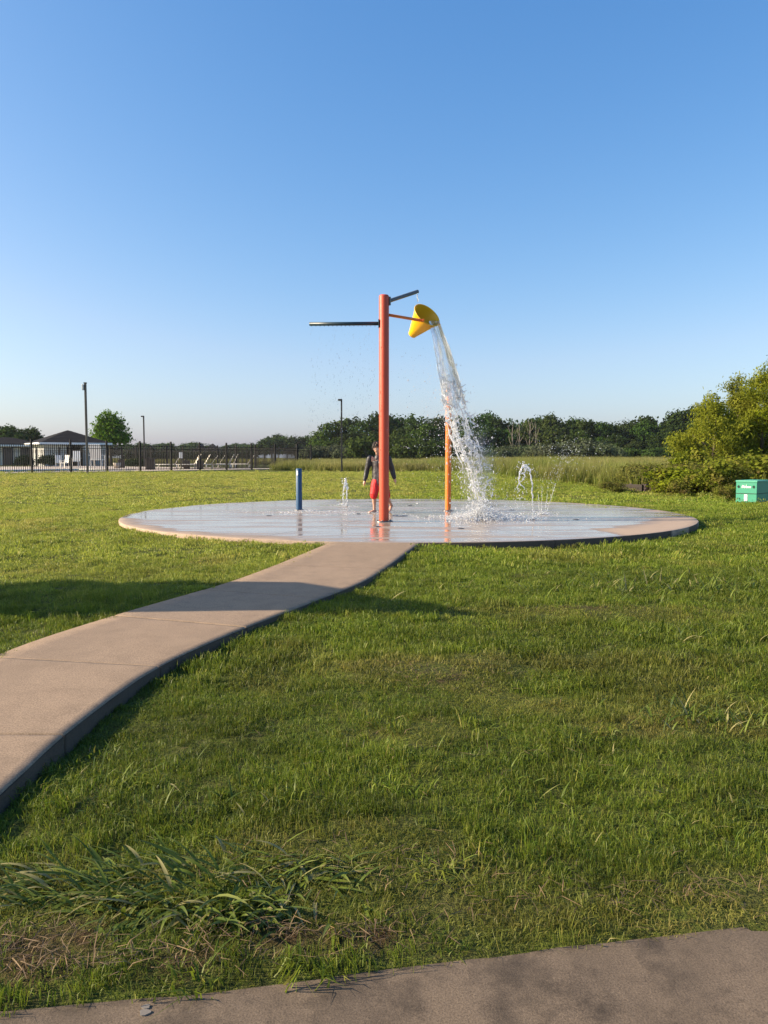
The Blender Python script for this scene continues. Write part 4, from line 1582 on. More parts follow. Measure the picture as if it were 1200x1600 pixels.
def lounger_parts(t, back):
    for s in (-1, 1):
        MB().tube([(-1.0, s * .31, .33), (0.35, s * .31, .33), (0.42, s * .31, .34)], 0.025, 6).build('side_rail', m_chair, t)
        for x in (-0.85, 0.45):
            MB().tube([(x, s * .3, 0), (x + 0.04, s * .3, .33)], 0.024, 6).build('leg', m_chair, t)
    MB().box((-0.32, 0, 0.345), (1.3, 0.56, 0.03), None, 0.008).build('seat', m_mesh, t)
    a = R(back)
    MB().box((0.35 + math.cos(a) * .42, 0, 0.35 + math.sin(a) * .42), (0.84, 0.58, 0.04), Matrix.Rotation(-a, 3, 'Y'), 0.01).build('backrest', m_mesh, t)


LNG = [(266, 57.5, 0.2, 58, 'cream lounger left of the white sign'), (298, 57, .5, 62, 'cream lounger beside the white sign, seen nearly from the foot'), (313, 60, .3, 60, 'cream lounger right of the dark bin by the sign'),
       (322, 57.5, .2, 50, 'low reclined cream lounger in the middle of the row'), (335, 58.5, .2, 56, 'cream lounger fourth from the right in the row'),
       (350, 58, .1, 60, 'cream lounger third from the right, back raised'), (380, 60.5, .05, 52, 'rightmost cream lounger by the fence corner'), (358, 61.5, .15, 65, 'cream lounger behind the second fence post from the right')]
for i, (px, Y, rz, bk, lb) in enumerate(LNG):
    p = at(px, 730, Y)
    t = thing('sun_lounger', lb, 'lounger', (p.x, p.y, GP + .05), rz, 'cream loungers behind the fence')
    lounger_parts(t, bk)


def resin_chair(px, Y, rz, lb, h=1.0):
    p = at(px, 730, Y)
    t = thing('resin_chair', lb, 'chair', (p.x, p.y, GP + .05), rz, 'white chairs by the pool')
    t.scale = (h, h, h)
    MB().box((0, 0, .38), (.52, .5, .04), None, .01).build('seat', m_chair, t)
    MB().box((0.0, .27, .72), (.5, .04, .66), Matrix.Rotation(R(-14), 3, 'X'), .012).build('backrest', m_chair, t)
    for sx in (-1, 1):
        MB().box((sx * .27, 0.02, .58), (.05, .5, .03)).build('arm', m_chair, t)
        for sy in (-1, 1):
            MB().box((sx * .24, sy * .22, .18 if sy > 0 else .28), (.05, .05, .36 if sy > 0 else .56)).build('leg', m_chair, t)


resin_chair(92, 66, 0.4, 'white chair by the dark hedge left of the pool house door')
resin_chair(101, 65, -0.4, 'white chair just left of the pool house doorway')
resin_chair(118, 67, 0.1, 'white high backed chair in the pool house doorway', 1.35)
resin_chair(153, 60, math.pi, 'large white chair in front of the right pool house wall, back to the fence', 1.75)

m_bin = paint('brown_bin', (0.055, 0.04, 0.032), 0.7, var=0.3)
for px, Y, s, lb in [(235, 54, 1.0, 'square dark brown litter bin standing by the fence'), (190, 64, 0.85, 'dark brown litter bin further back by the pool'), (313, 56, .8, 'dark bin between the loungers'), (292, 57, .8, 'low dark bin under the white sign')]:
    p = at(px, 730, Y)
    t = thing('litter_bin', lb, 'bin', (p.x, p.y, GP + .05), 0.2, 'dark bins by the pool')
    MB().box((0, 0, .36 * s), (.56 * s, .56 * s, .72 * s), None, .02).build('body', m_bin, t)
    MB().box((0, 0, .75 * s), (.6 * s, .6 * s, .06), None, .015).build('lid', m_bin, t)
    MB().box((-.1, 0, .82 * s), (.12, .2, .1), None, .02).build('flap', m_bin, t)
p = at(183, 730, 62)
t = thing('planter', 'pale concrete planter left of the brown litter bin', 'planter', (p.x, p.y, GP + .05))
MB().lathe([(0.001, 0), (.22, 0), (.3, .42), (.26, .42), (.24, .36), (.001, .36)], None, 16).build('pot', paint('planter_concrete', (0.4, 0.34, 0.28), .8), t)
# white notice on a post
p = at(283, 733, 55.5)
t = thing('notice_sign', 'white notice on a post among the loungers', 'sign', (p.x, p.y, GP + .05))
MB().tube([(0, 0, 0), (0, 0, 1.25)], 0.03, 8).build('post', m_polel, t)
MB().box((0, -0.03, 1.0), (0.24, 0.02, 0.42)).build('panel', m_trim, t)
# clipped dark hedge in front of the pool house
for px, W, H, lb in [(78, 2.0, 1.1, 'clipped rounded dark hedge in front of the pool house'), (38, 1.5, 1.05, 'square dark hedge at the cream wing'), (215, 2.2, 0.75, 'low dark shrub bed behind the brown bins')]:
    p = at(px, 730, 72)
    s0 = tree('clipped_hedge', lb, 'hedge', None, (p.x, p.y, GP + .05), crown_mesh('hedge_crown', int(px), [(0, 0, H * .45, W / 2, .6, H * .52), (-W * .3, 0, H * .4, W * .25, .5, H * .45), (W * .3, 0, H * .4, W * .25, .5, H * .45)], 130, 24, .09, .22),
              limbs_mesh('hedge_stems', H, .03, .1, .5, 5, 4), m_hedge, m_bark)

# ------------------------------------------------------------------ splash features
m_red = paint('coral_red_coat', (0.52, 0.068, 0.026), 0.5, var=0.08, scale=1.5, bump=0.02)
m_orange = paint('orange_coat', (0.76, 0.18, 0.022), 0.42, var=0.08, scale=1.5, bump=0.02)
m_faded = paint('faded_coral_coat', (0.72, 0.30, 0.19), 0.5, var=0.08, scale=2, bump=0.02)
m_blue = paint('blue_coat', (0.005, 0.062, 0.16), 0.5, var=0.12, scale=2, bump=0.02)
m_slate = paint('dark_teal_coat', (0.018, 0.04, 0.055), 0.4, var=0.15, scale=3)
m_grey = paint('grey_coat', (0.10, 0.11, 0.12), 0.38, var=0.15, scale=3)
m_inside = paint('tube_inside', (0.01, 0.01, 0.012), 0.6)
m_yellow = paint('yellow_bucket', (0.85, 0.46, 0.010), 0.36, var=0.06, scale=3, bump=0.02)
m_steel = paint('wet_steel', (0.12, 0.12, 0.125), 0.35, 0.8)

pb0 = onz(600, 815, 0)
PX, PY = pb0.x, pb0.y
SC = FPX / PY


def pz(py, Y=None):
    return at(600, py, Y or PY).z


post = thing('spray_post', 'tall coral red spray post with yellow dumping bucket and dark spray arm', 'spray post', (PX, PY, 0))
PR = 0.5 * 15.4 / SC
H = pz(461)
MB().lathe([(PR, 0.0), (PR, H - 0.03), (PR - .004, H - .012), (PR - .016, H), (.001, H + .004)], None, 40).build('pole', m_red, post)
fl = MB().lathe([(.001, .018), (.155, .018), (.16, .014), (.16, 0)], None, 36).build('base_flange', m_steel, post)
for q in range(6):
    a = q * math.pi / 3 + .3
    MB().lathe([(.012, 0.018), (.012, .034), (.001, .036)], Matrix.Translation((math.cos(a) * .128, math.sin(a) * .128, 0)), 8).build('bolt', m_steel, fl)


def arm(name, p0, p1, rad, m, parent, hollow=False):
    p0, p1 = Vector(p0), Vector(p1)
    o = MB().tube([p0, p1], rad, 20, not hollow)
    if hollow:
        d = (p1 - p0).normalized()
        o.tube([p1, p1 + d * 0.0005], [rad, rad * .86], 20, False)
        ob = o.build(name, m, parent)
        MB().tube([p1 - d * .12, p1 - d * .001], rad * .86, 20, True).build('bore', m_inside, ob)
        return ob
    return o.build(name, m, parent)


# horizontal spray arm to the left
za = pz(505.5)
XL = (485 - 600) / SC
sa = arm('spray_arm', (-PR * .8, 0, za), (XL, 0.02, za - .006), 0.033, m_slate, post)
for q in range(16):
    x = XL + .04 + (abs(XL) - .2) * q / 15
    MB().lathe([(.007, -.036), (.007, -.045), (.001, -.046)], Matrix.Translation((x, .01, za - .002)), 8).build('nozzle', m_steel, sa)
MB().box((-PR - .006, 0, za), (.012, .13, .14), None, .004).build('bracket', m_slate, post)
# filling spout, rising to the right
z0s = pz(470.5)
Ysp = 0.62
tipS = at(652.5, 455.5, PY + Ysp) - Vector((PX, PY, 0))
arm('filling_spout', (PR * .6, PR * .55, z0s), tuple(tipS), 0.034, m_grey, post, True)
MB().box((PR * .86, PR * .3, z0s), (.03, .12, .15), Matrix.Rotation(R(35), 3, 'Z'), .004).build('bracket', m_grey, post)
# bucket and the arm it hangs on
YB = 0.78
bm_ = at(667.5, 492.0, PY + YB) - Vector((PX, PY, 0))       # mouth centre
piv = at(660, 505, PY + YB) - Vector((PX, PY, 0))
SB = FPX / (PY + YB)
z0b = pz(491)
arm('bucket_arm', (PR * .6, PR * .5, z0b), tuple(piv + Vector((.0, -.2, .01))), 0.026, m_orange, post)
ax = Vector((25, -0.8 * 38.3, 29)).normalized()           # towards the mouth: right, up, a little to the viewer
rm = 22.5 / SB
Lb = 46 / SB
zx = ax
xx_ = Vector((0, 1, 0)).cross(zx).normalized()
yx = zx.cross(xx_)
Mb = Matrix.Translation(bm_) @ Matrix((xx_, yx, zx)).transposed().to_4x4()
bprof = [(.001, -Lb), (.05, -Lb + .004), (.078, -Lb + .022), (.088, -Lb + .06), (rm * .97, -.02), (rm * 1.02, -.014), (rm * 1.02, 0), (rm * .97, .002), (rm * .95, -.01), (.075, -Lb + .07), (.05, -Lb + .03), (.001, -Lb + .03)]
bk = MB().lathe(bprof, Mb, 48).build('bucket', m_yellow, post)
MB().tube([piv + Vector((0, -.34, 0.012)), piv + Vector((.02, .34, 0))], 0.02, 12).build('pivot_bar', m_orange, bk)

p2 = onz(700, 798, 0)
S2 = FPX / p2.y
t = thing('spray_pole', 'bright orange pole with faded coral top behind the falling water', 'spray pole', (p2.x, p2.y, 0))
H2 = at(700, 599, p2.y).z
r2 = 4.6 / S2
MB().lathe([(r2, 0), (r2, H2 * .82)], None, 28).build('pole', m_orange, t)
MB().lathe([(r2, H2 * .82), (r2, H2 - .02), (r2 - .012, H2), (.001, H2 + .003)], None, 28).build('upper_pole', m_faded, t)
MB().lathe([(.001, .016), (.12, .016), (.12, 0)], None, 24).build('base_flange', m_steel, t)
p3 = onz(467.5, 797, 0)
S3 = FPX / p3.y
t = thing('water_bollard', 'short dark blue post standing on the wet pad', 'post', (p3.x, p3.y, 0))
H3 = at(467, 732, p3.y).z
r3 = 4.7 / S3
MB().lathe([(r3, 0), (r3, H3 - .012), (r3 - .01, H3), (.001, H3 + .002)], None, 28).build('pole', m_blue, t)
MB().lathe([(.001, .014), (.1, .014), (.1, 0)], None, 24).build('base_flange', m_steel, t)
MB().box((-r3 * .45, -r3 * .93, H3 - .1), (.035, .012, .1), Matrix.Rotation(R(-28), 3, 'Z')).build('sticker', m_trim, t)

# ------------------------------------------------------------------ green utility box
m_green = paint('green_box', (0.035, 0.27, 0.175), 0.5, var=0.06, scale=2, bump=0.02)
m_lid = paint('green_lid', (0.065, 0.34, 0.23), 0.5, var=0.06, scale=2, bump=0.02)
m_hole = paint('dark_hole', (0.01, 0.03, 0.025), 0.7)
m_white = paint('white_decal', (0.82, 0.84, 0.82), 0.5, var=0.03)
cB = onground(1182, 786)
RZB = R(-45)
t = thing('utility_box', 'green utility box with white lettering at the right edge', 'utility box', (cB.x, cB.y, cB.z + .01), RZB)
t.scale = (0.716, 0.9, 1)
# local frame: corner at origin, face A runs to -x (its normal is -y), face B runs to +y (its normal +x)
wa = 0.73
hb = 0.57
MB().box((-wa / 2, .55, hb / 2 - .02), (wa, 1.1, hb - .02), None, .012).build('body', m_green, t)
MB().box((-wa / 2, .55, hb - .03), (wa + .03, 1.13, .05), None, .012).build('lid', m_lid, t)
MB().box((-wa / 2, -.004, .225), (wa - .02, .012, .014)).build('seam', m_hole, t)
MB().box((.004, .55, .225), (.012, 1.06, .014)).build('seam', m_hole, t)
for xx in (-.64, -.115):
    MB().lathe([(.036, 0), (.036, .012), (.026, .012), (.024, .004), (.001, .004)], Matrix.Translation((xx, 0.0, .40)) @ Matrix.Rotation(R(90), 4, 'X'), 16).build('round_port', m_hole, t)
lt = MB()
# the lettering is a white slanted word too small to read: a tall first letter, then low ones
gl = [(-.515, .365, .05, .075), (-.465, .372, .035, .06), (-.425, .365, .03, .045), (-.39, .38, .018, .075), (-.36, .366, .032, .046), (-.32, .366, .034, .046), (-.278, .366, .034, .046), (-.235, .366, .036, .046)]
for x, z, w, h in gl:
    sl = h * .3
    a, b, e = (x - w / 2, z - .005), (x + w / 2, z - .005), 0.011
    for (u0, v0, u1, v1) in ((0, 0, e, h), (w - e, 0, w, h * .95), (e, h - e, w - e, h), (e, h * .4, w - e, h * .4 + e)):
        lt.add([(x - w / 2 + u + (v / h) * sl, -.0035 - d, z + v) for d in (0, .003) for u, v in ((u0, v0), (u1, v0), (u1, v1), (u0, v1))],
               [(4, 5, 6, 7), (0, 1, 5, 4), (1, 2, 6, 5), (2, 3, 7, 6), (3, 0, 4, 7)])
lt.build('lettering', m_white, t)
MB().box((-.375, -.006, .115), (.11, .012, .17), None, .003).build('label_plate', m_white, t)

# ------------------------------------------------------------------ low dark wall in the reeds
pa, pz_ = onground(962, 767), onground(1048, 771)
m_timber = paint('dark_timber', (0.04, 0.03, 0.024), 0.85, var=0.4, scale=6, bump=0.3)
m_rock = paint('dark_rubble', (0.045, 0.03, 0.027), 0.9, var=0.45, scale=9, bump=0.5)
dv = pz_ - pa
t = thing('low_wall', 'low dark wall, boarded left and rubble stone right, in the reeds', 'wall', tuple(pa), math.atan2(dv.y, dv.x))
Lw = dv.length
for q in range(2):
    MB().box((Lw * .25, 0, .06 + q * .125), (Lw * .5, .08, .118), None, .008).build('plank', m_timber, t)
for xx in (0.02, Lw * .27, Lw * .5):
    MB().box((xx, .06, .12), (.09, .06, .3)).build('stake', m_timber, t)
rr = random.Random(4)
for row in range(3):
    x = Lw * .52
    while x < Lw:
        w = rr.uniform(.13, .26)
        bm = bmesh.new()
        bmesh.ops.create_icosphere(bm, subdivisions=1, radius=.5)
        for v in bm.verts:
            v.co *= rr.uniform(.85, 1.1)
            v.co = Vector((v.co.x * w, v.co.y * .22, v.co.z * .15))
        me = bpy.data.meshes.new('stone')
        bm.to_mesh(me)
        bm.free()
        link('stone', me, m_rock, t, (x + w / 2, 0.02, .02 + row * .09))
        x += w * .95

# ------------------------------------------------------------------ unseen shed, added left of the frame and shaped to shadow the path
sh = thing('shadow_shed', 'made-up lean-to shed out of view, added to cast the shadow over the path', 'shed', (-7.4, 6.12, -.05), R(-4))
mb = MB()
w0, w1 = -.66, .64
hz0, hz1 = 3.55, 2.8
mb.add([(x, y, z) for x in (-.9, .9) for y, z in ((w0, 0), (w1, 0), (w1, hz1 - .1), (w0, hz0 - .1))],
       [(0, 1, 2, 3), (7, 6, 5, 4), (0, 4, 5, 1), (2, 6, 7, 3), (1, 5, 6, 2), (3, 7, 4, 0)]).build('wall', m_cream, sh)
mb = MB()
mb.add([(x, y, z) for x in (-1.0, 1.0) for y, z in ((w0 - .06, hz0 - .08), (w1 + .06, hz1 - .12), (w1 + .06, hz1 - .02), (w0 - .06, hz0 + .02))],
       [(0, 1, 2, 3), (7, 6, 5, 4), (0, 4, 5, 1), (2, 6, 7, 3), (1, 5, 6, 2), (3, 7, 4, 0)]).build('roof', m_shingle, sh)
dr = MB().box((.915, 0, .98), (.03, .8, 1.96)).build('door', m_darkdoor, sh)
MB().ball((.945, .3, 1.0), .03, 6).build('handle', m_steel, dr)
#@@PART4
# ------------------------------------------------------------------ water
k = NT('clear_water')
m_water = k.surf(k.princ(**{'Base Color': (1, 1, 1, 1), 'Roughness': 0.02, 'IOR': 1.33, 'Transmission Weight': 1.0}))
k = NT('aerated_water')
a_ = k.princ(**{'Base Color': (0.97, 0.98, 1, 1), 'Roughness': 0.05, 'IOR': 1.33, 'Transmission Weight': 1.0})
b_ = k.n('BsdfDiffuse', {'Color': (0.93, 0.94, 0.95, 1)}).outputs[0]
c_ = k.n('BsdfTranslucent', {'Color': (0.93, 0.94, 0.95, 1)}).outputs[0]
d_ = k.n('MixShader', {0: 0.5, 1: b_, 2: c_}).outputs[0]
m_foam = k.surf(k.n('MixShader', {0: 0.42, 1: a_, 2: d_}).outputs[0])


k = NT('falling_water')
a_ = k.princ(**{'Base Color': (0.98, 0.99, 1, 1), 'Roughness': 0.03, 'IOR': 1.33, 'Transmission Weight': 1.0})
d_ = k.n('MixShader', {0: 0.5, 1: k.n('BsdfDiffuse', {'Color': (0.93, 0.94, 0.95, 1)}).outputs[0], 2: k.n('BsdfTranslucent', {'Color': (0.93, 0.94, 0.95, 1)}).outputs[0]}).outputs[0]
zz_ = k.n('SeparateXYZ', {0: k.pos()}).outputs['Z']
f_ = k.math('MULTIPLY', k.ramp(k.math('DIVIDE', zz_, 3.0), [(0.12, 0.55), (0.7, 0.32), (0.98, 0.16)]), k.math('ADD', 0.4, k.math('MULTIPLY', k.noise(k.pos(), 16, 3), 1.2)))
m_pour = k.surf(k.n('MixShader', {0: f_, 1: a_, 2: d_}).outputs[0])


def ico(sub):
    bm = bmesh.new()
    bmesh.ops.create_icosphere(bm, subdivisions=sub, radius=1)
    bm.verts.index_update()
    V = np.array([tuple(v.co) for v in bm.verts])
    F = np.array([[v.index for v in f.verts] for f in bm.faces])
    bm.free()
    return V, F


ICO1, ICO2 = ico(1), ico(2)


def drop_arrays(D):
    """D rows: x y z r stretch"""
    Vs, Fs, o = [], [], 0
    D = np.asarray(D, dtype=float)
    for (IV, IF), sel in ((ICO1, D[:, 3] < 0.009), (ICO2, D[:, 3] >= 0.009)):
        d = D[sel]
        if not len(d):
            continue
        n = len(d)
        V = IV[None] * d[:, 3][:, None, None]
        V = V * RNG.uniform(0.75, 1.25, (n, 1, 3))
        V[:, :, 2] *= d[:, 4][:, None]
        V = V + d[:, None, :3]
        F = IF[None] + (np.arange(n) * len(IV))[:, None, None] + o
        Vs.append(V.reshape(-1, 3))
        Fs.append(F.reshape(-1, 3))
        o += n * len(IV)
    return np.vstack(Vs), np.vstack(Fs)


def drops_obj(name, D, m, parent=None):
    V, F = drop_arrays(D)
    return tag(link(name, np_mesh(name, V, [F], None, True), m, parent), kind='stuff')


def remeshed(name, mb, vox, m, parent=None, smooth=6):
    o = mb.build(name, m)
    md = o.modifiers.new('v', 'REMESH')
    md.mode = 'VOXEL'
    md.voxel_size = vox
    md.use_smooth_shade = True
    ms = o.modifiers.new('s', 'SMOOTH')
    ms.factor = 0.5
    ms.iterations = smooth
    dg = bpy.context.evaluated_depsgraph_get()
    me = bpy.data.meshes.new_from_object(o.evaluated_get(dg))
    o.modifiers.clear()
    o.data = me
    if len(me.materials) == 0:
        me.materials.append(m)
    me.polygons.foreach_set('use_smooth', [True] * len(me.polygons))
    o.parent = parent
    return o


WY = PY + YB
EY = [503, 520, 540, 560, 580, 600, 620, 640, 660, 680, 700, 720, 740, 760, 780, 800, 810]
EL = [670, 674, 678, 681, 684, 688, 690, 693, 697, 702, 710, 718, 727, 734, 739, 743, 745]
ER = [687, 693, 701, 708, 714, 720, 725, 731, 738, 745, 751, 756, 760, 763, 765, 766, 766]


def env(py, u):
    l, r_ = np.interp(py, EY, EL), np.interp(py, EY, ER)
    return l + (r_ - l) * (u + 1) / 2


rw0 = random.Random(77)
pour = thing('poured_water', 'clear water pouring from the yellow bucket and breaking up as it falls', 'water')
# upper smooth sheet
nu, nv = 44, 90
ys_ = np.linspace(501, 640, nv)
front, back = [], []
for i, py in enumerate(ys_):
    v = i / (nv - 1)
    for q in range(nu + 1):
        u = -1 + 2 * q / nu
        px = env(py, u)
        dep = (-0.17 + 0.30 * (1 - u * u)) * (1 - 0.45 * v) * min(1, 0.3 + v * 4)
        p = at(px, py, WY + dep)
        ridge = float(fbm(u * 4.5 + 3 + v * 1.1, v * 1.6, 21)) ** 2
        ridge2 = max(0.0, float(fbm(u * 11 + v * 1.5, v * 1.3 + 5, 22, 2)) - 0.52)
        th = 0.003 + 0.016 * ridge + 0.05 * ridge2 + 0.005 * math.exp(-((abs(u) - 0.93) / 0.07) ** 2)
        if q in (0, nu):
            th = 0.001
        w = 0.05 * (float(fbm(u * 2.4 + 9, v * 5, 23)) - 0.5) * v
        front.append((p.x + w * .4, p.y - th + w, p.z))
        back.append((p.x + w * .4, p.y + th + w, p.z))
ii = np.arange(nv * (nu + 1)).reshape(nv, nu + 1)
nF = nv * (nu + 1)
keepq = []
for i in range(nv - 1):
    for q in range(nu):
        v = i / nv
        hole = float(fbm(q * 0.22, i * 0.10, 27, 2))
        if v > 0.62 and hole > 0.80 - 0.42 * (v - 0.62) / 0.38:
            continue
        keepq.append((ii[i, q], ii[i + 1, q], ii[i + 1, q + 1], ii[i, q + 1]))
kq = np.array(keepq)
edges = {}
for f in kq:
    for a, b in zip(f, np.roll(f, -1)):
        edges[(a, b)] = 1
side = [(a, a + nF, b + nF, b) for (a, b) in edges if (b, a) not in edges]
Fq = np.vstack([kq[:, ::-1], kq + nF, np.array(side)])
link('water_sheet', np_mesh('water_sheet', np.array(front + back), [Fq], None, True), m_pour, pour)

# bright aerated streaks riding on the sheet
STK = [(-.92, .010, 510, 590), (-.85, .007, 530, 580), (.95, .011, 506, 610), (.88, .009, 525, 625), (.3, .004, 525, 590), (-.3, .004, 545, 610), (.62, .005, 515, 575)]
for _ in range(13):
    ya_ = rw0.uniform(508, 590)
    STK.append((rw0.choice((-1, 1)) * rw0.random() ** .5 * .97, rw0.uniform(.003, .008), ya_, ya_ + rw0.uniform(25, 70)))
for u0, ra, y0_, y1_ in STK:
    pts_, rad_ = [], []
    for q in range(13):
        v = q / 12
        py = y0_ + (y1_ - y0_) * v
        u = u0 + .06 * math.sin(q * 1.3 + u0 * 9)
        vv = (py - 501) / 139
        dep = (-0.17 + 0.30 * (1 - u * u)) * (1 - 0.45 * vv) * min(1, 0.3 + vv * 4)
        pts_.append(at(env(py, u), py, WY + dep - .008))
        rad_.append(ra * (0.3 + 0.9 * math.sin(math.pi * v)) * rw0.uniform(.6, 1.5))
    MB().tube(pts_, rad_, 6).build('water_streak', m_foam, pour)
# breaking web
rw = random.Random(21)
nodes = []
for _ in range(250):
    py = rw.uniform(592, 735)
    u = rw.uniform(-1, 1)
    u = math.copysign(abs(u) ** 0.75, u) * (1.0 if py < 690 else 0.8)
    nodes.append((py, u, at(env(py, u), py, WY + rw.uniform(-.12, .12))))
for _ in range(120):
    py = rw.uniform(720, 800)
    u = rw.gauss(0, 0.5)
    nodes.append((py, u, at(env(py, u), py, WY + rw.uniform(-.12, .12))))
mb = MB()
for i, (py, u, p) in enumerate(nodes):
    ds = sorted(((p - q[2]).length + (0.06 if q[0] < py else 0), j) for j, q in enumerate(nodes) if j != i)[:3 if py < 720 else 2]
    rr0 = rw.uniform(0.007, 0.0165) * (1 if py < 720 else 0.8)
    if rw.random() < .4:
        mb.ball(p, rr0 * rw.uniform(1.1, 1.6), 6, (1, 1, 1.5))
    for dd, j in ds:
        if dd < 0.34:
            q = nodes[j][2]
            mid = p.lerp(q, .5) + Vector((rw.gauss(0, .02), rw.gauss(0, .02), rw.gauss(0, .02)))
            mb.tube([p, mid, q], [rr0, rr0 * .62, rr0 * .9], 6)
# long strands drawn out along the fall
for _ in range(34):
    y0_ = rw.uniform(600, 735)
    y1_ = min(806, y0_ + rw.uniform(25, 75))
    u = max(-.95, min(.95, rw.gauss(0, .6)))
    dd_ = rw.uniform(-.12, .12)
    pts_, rad_ = [], []
    r0_ = rw.uniform(.007, .015)
    for q in range(9):
        t = q / 8
        py = y0_ + (y1_ - y0_) * t
        u2 = u + rw.gauss(0, .045)
        pts_.append(at(env(py, u2), py, WY + dd_ + rw.gauss(0, .008)))
        rad_.append(r0_ * (0.35 + math.sin(math.pi * t) * rw.uniform(.5, 1.2)))
    mb.tube(pts_, rad_, 6)
# fingers thrown out to the sides
for _ in range(26):
    py = rw.uniform(600, 760)
    sd = rw.choice((-1, 1, 1))
    p = at(env(py, sd * .9), py, WY + rw.uniform(-.1, .1))
    d = Vector((sd * rw.uniform(.03, .14), rw.uniform(-.06, .06), rw.uniform(-.14, .1)))
    mb.tube([p, p + d * .6, p + d], [rw.uniform(.01, .02), .010, .006], 6)
    mb.ball(p + d, rw.uniform(.009, .016), 5)
remeshed('water_web', mb, 0.0075, m_pour, pour, 9)

D = []
for _ in range(2200):
    py = 560 + 250 * rw.random() ** 0.7
    u = rw.gauss(0, 0.7) * (0.9 + 0.5 * (py - 560) / 250)
    px = env(py, u) - max(0, (py - 680)) * .05
    p = at(px, py, WY + rw.gauss(0, .16))
    if p.z > 0.01:
        D.append((p.x, p.y, p.z, min(.013, rw.lognormvariate(math.log(.005), .45)), rw.uniform(1.0, 2.8)))
for _ in range(3200):                     # fine spray close round the stream
    py = 600 + 208 * rw.random() ** .7
    p = at(env(py, rw.gauss(0, .95)), py, WY + rw.gauss(0, .2))
    if p.z > .01:
        D.append((p.x, p.y, p.z, rw.uniform(.0015, .0033), rw.uniform(1, 3)))
for _ in range(420):                      # mist of drops drifting left of the stream
    py = rw.uniform(570, 800)
    px = rw.gauss(668 if py < 700 else 700, 24)
    p = at(px, py, WY + rw.gauss(0, .3))
    D.append((p.x, p.y, p.z, rw.lognormvariate(math.log(.0042), .4), 1.2))
for _ in range(260):                      # and right
    py = rw.uniform(640, 805)
    px = env(py, 1) + abs(rw.gauss(0, 22))
    p = at(px, py, WY + rw.gauss(0, .3))
    D.append((p.x, p.y, p.z, rw.lognormvariate(math.log(.0042), .4), 1.2))
drops_obj('droplets', D, m_foam, pour)

# splash where it lands
land = onz(752, 811, 0)
spl = thing('splash', 'white splash where the poured water hits the wet pad', 'water', tuple(land))
D = []
for _ in range(3600):
    a = rw.uniform(0, 6.283)
    rad = abs(rw.gauss(0, 0.42))
    if rw.random() < .35:
        rad *= .4
    h = abs(rw.gauss(0, 1)) * 0.10 * math.exp(-(rad / .55) ** 2) + rw.random() * 0.01
    if rw.random() < .08:
        h *= 3.5
    D.append((math.cos(a) * rad * 1.25, math.sin(a) * rad, .004 + h, min(.016, rw.lognormvariate(math.log(.006), .5)), rw.uniform(.8, 1.6)))
drops_obj('spray', D, m_foam, spl)
mb = MB()
for _ in range(70):
    a, rad = rw.uniform(0, 6.283), abs(rw.gauss(0, .22))
    x, y = math.cos(a) * rad * 1.3, math.sin(a) * rad
    hh = rw.uniform(.03, .2) * math.exp(-(rad / .35) ** 2)
    mb.tube([(x, y, .0), (x * 1.05 + rw.gauss(0, .02), y, hh * .6), (x * 1.15 + rw.gauss(0, .03), y, hh)], [.022, .014, .006], 6)
    mb.ball((x, y, .006), .03, 5, (1.3, 1.3, .45))
remeshed('crown', mb, .009, m_foam, spl, 3).name = 'splash_mound'


k = NT('spray_mist')
d_ = k.n('VectorMath', {0: k.obj()}, operation='LENGTH').outputs['Value']
fall_ = k.math('POWER', k.math('SUBTRACT', 1.0, d_, clamp=True), 1.6)
den_ = k.math('MULTIPLY', k.math('MULTIPLY', fall_, k.ramp(k.noise(k.obj(), 3.2, 4, 0.65), [(0.35, 0.1), (0.7, 1)])), 2.6)
vol_ = k.n('VolumePrincipled', {'Color': (0.95, 0.96, 1.0, 1), 'Density': den_, 'Anisotropy': 0.2})
k.t.links.new(vol_.outputs[0], k.out.inputs['Volume'])
m_mist = k.m
for (mx, my, sx_, sy_, sz_) in ((750, 806, .85, .55, .3), (747, 735, .42, .35, 1.0)):
    q = at(mx, my, WY) - land
    o = MB().ball((0, 0, 0), 1.0, 12).build('mist', m_mist, spl, tuple(q))
    o.scale = (sx_, sy_, sz_)
    o['kind'] = 'stuff'


def jet_path(name, mb, pts, r0, r1, seg=7, wob=.008):
    out, rad = [], []
    n = len(pts)
    for i in range(n - 1):
        for q in range(5):
            t = q / 5
            p = Vector(pts[i]).lerp(Vector(pts[i + 1]), t)
            out.append(p + Vector((rw.gauss(0, wob), rw.gauss(0, wob), 0)))
            f = (i + t) / (n - 1)
            rad.append((r0 + (r1 - r0) * f) * rw.uniform(.7, 1.35))
    out.append(Vector(pts[-1]))
    rad.append(r1 * .6)
    mb.tube(out, rad, seg)


def wring(parent, rad=.09, n=90, h=.03):
    D = []
    for _ in range(n):
        a, q = rw.uniform(0, 6.283), abs(rw.gauss(0, rad))
        D.append((math.cos(a) * q * 1.3, math.sin(a) * q, abs(rw.gauss(0, h)) + .003, rw.uniform(.004, .010), 1))
    return drops_obj('ground_splash', D, m_foam, parent)


# tall arching jet
b0 = onz(833.5, 812, 0)
t = thing('water_jet', 'tall white water jet that arches over to the left, right of the pole', 'water jet', tuple(b0), 0, 'ground jets on the splash pad')


def rel(px, py, dy=0.0):
    return at(px, py, b0.y + dy) - b0


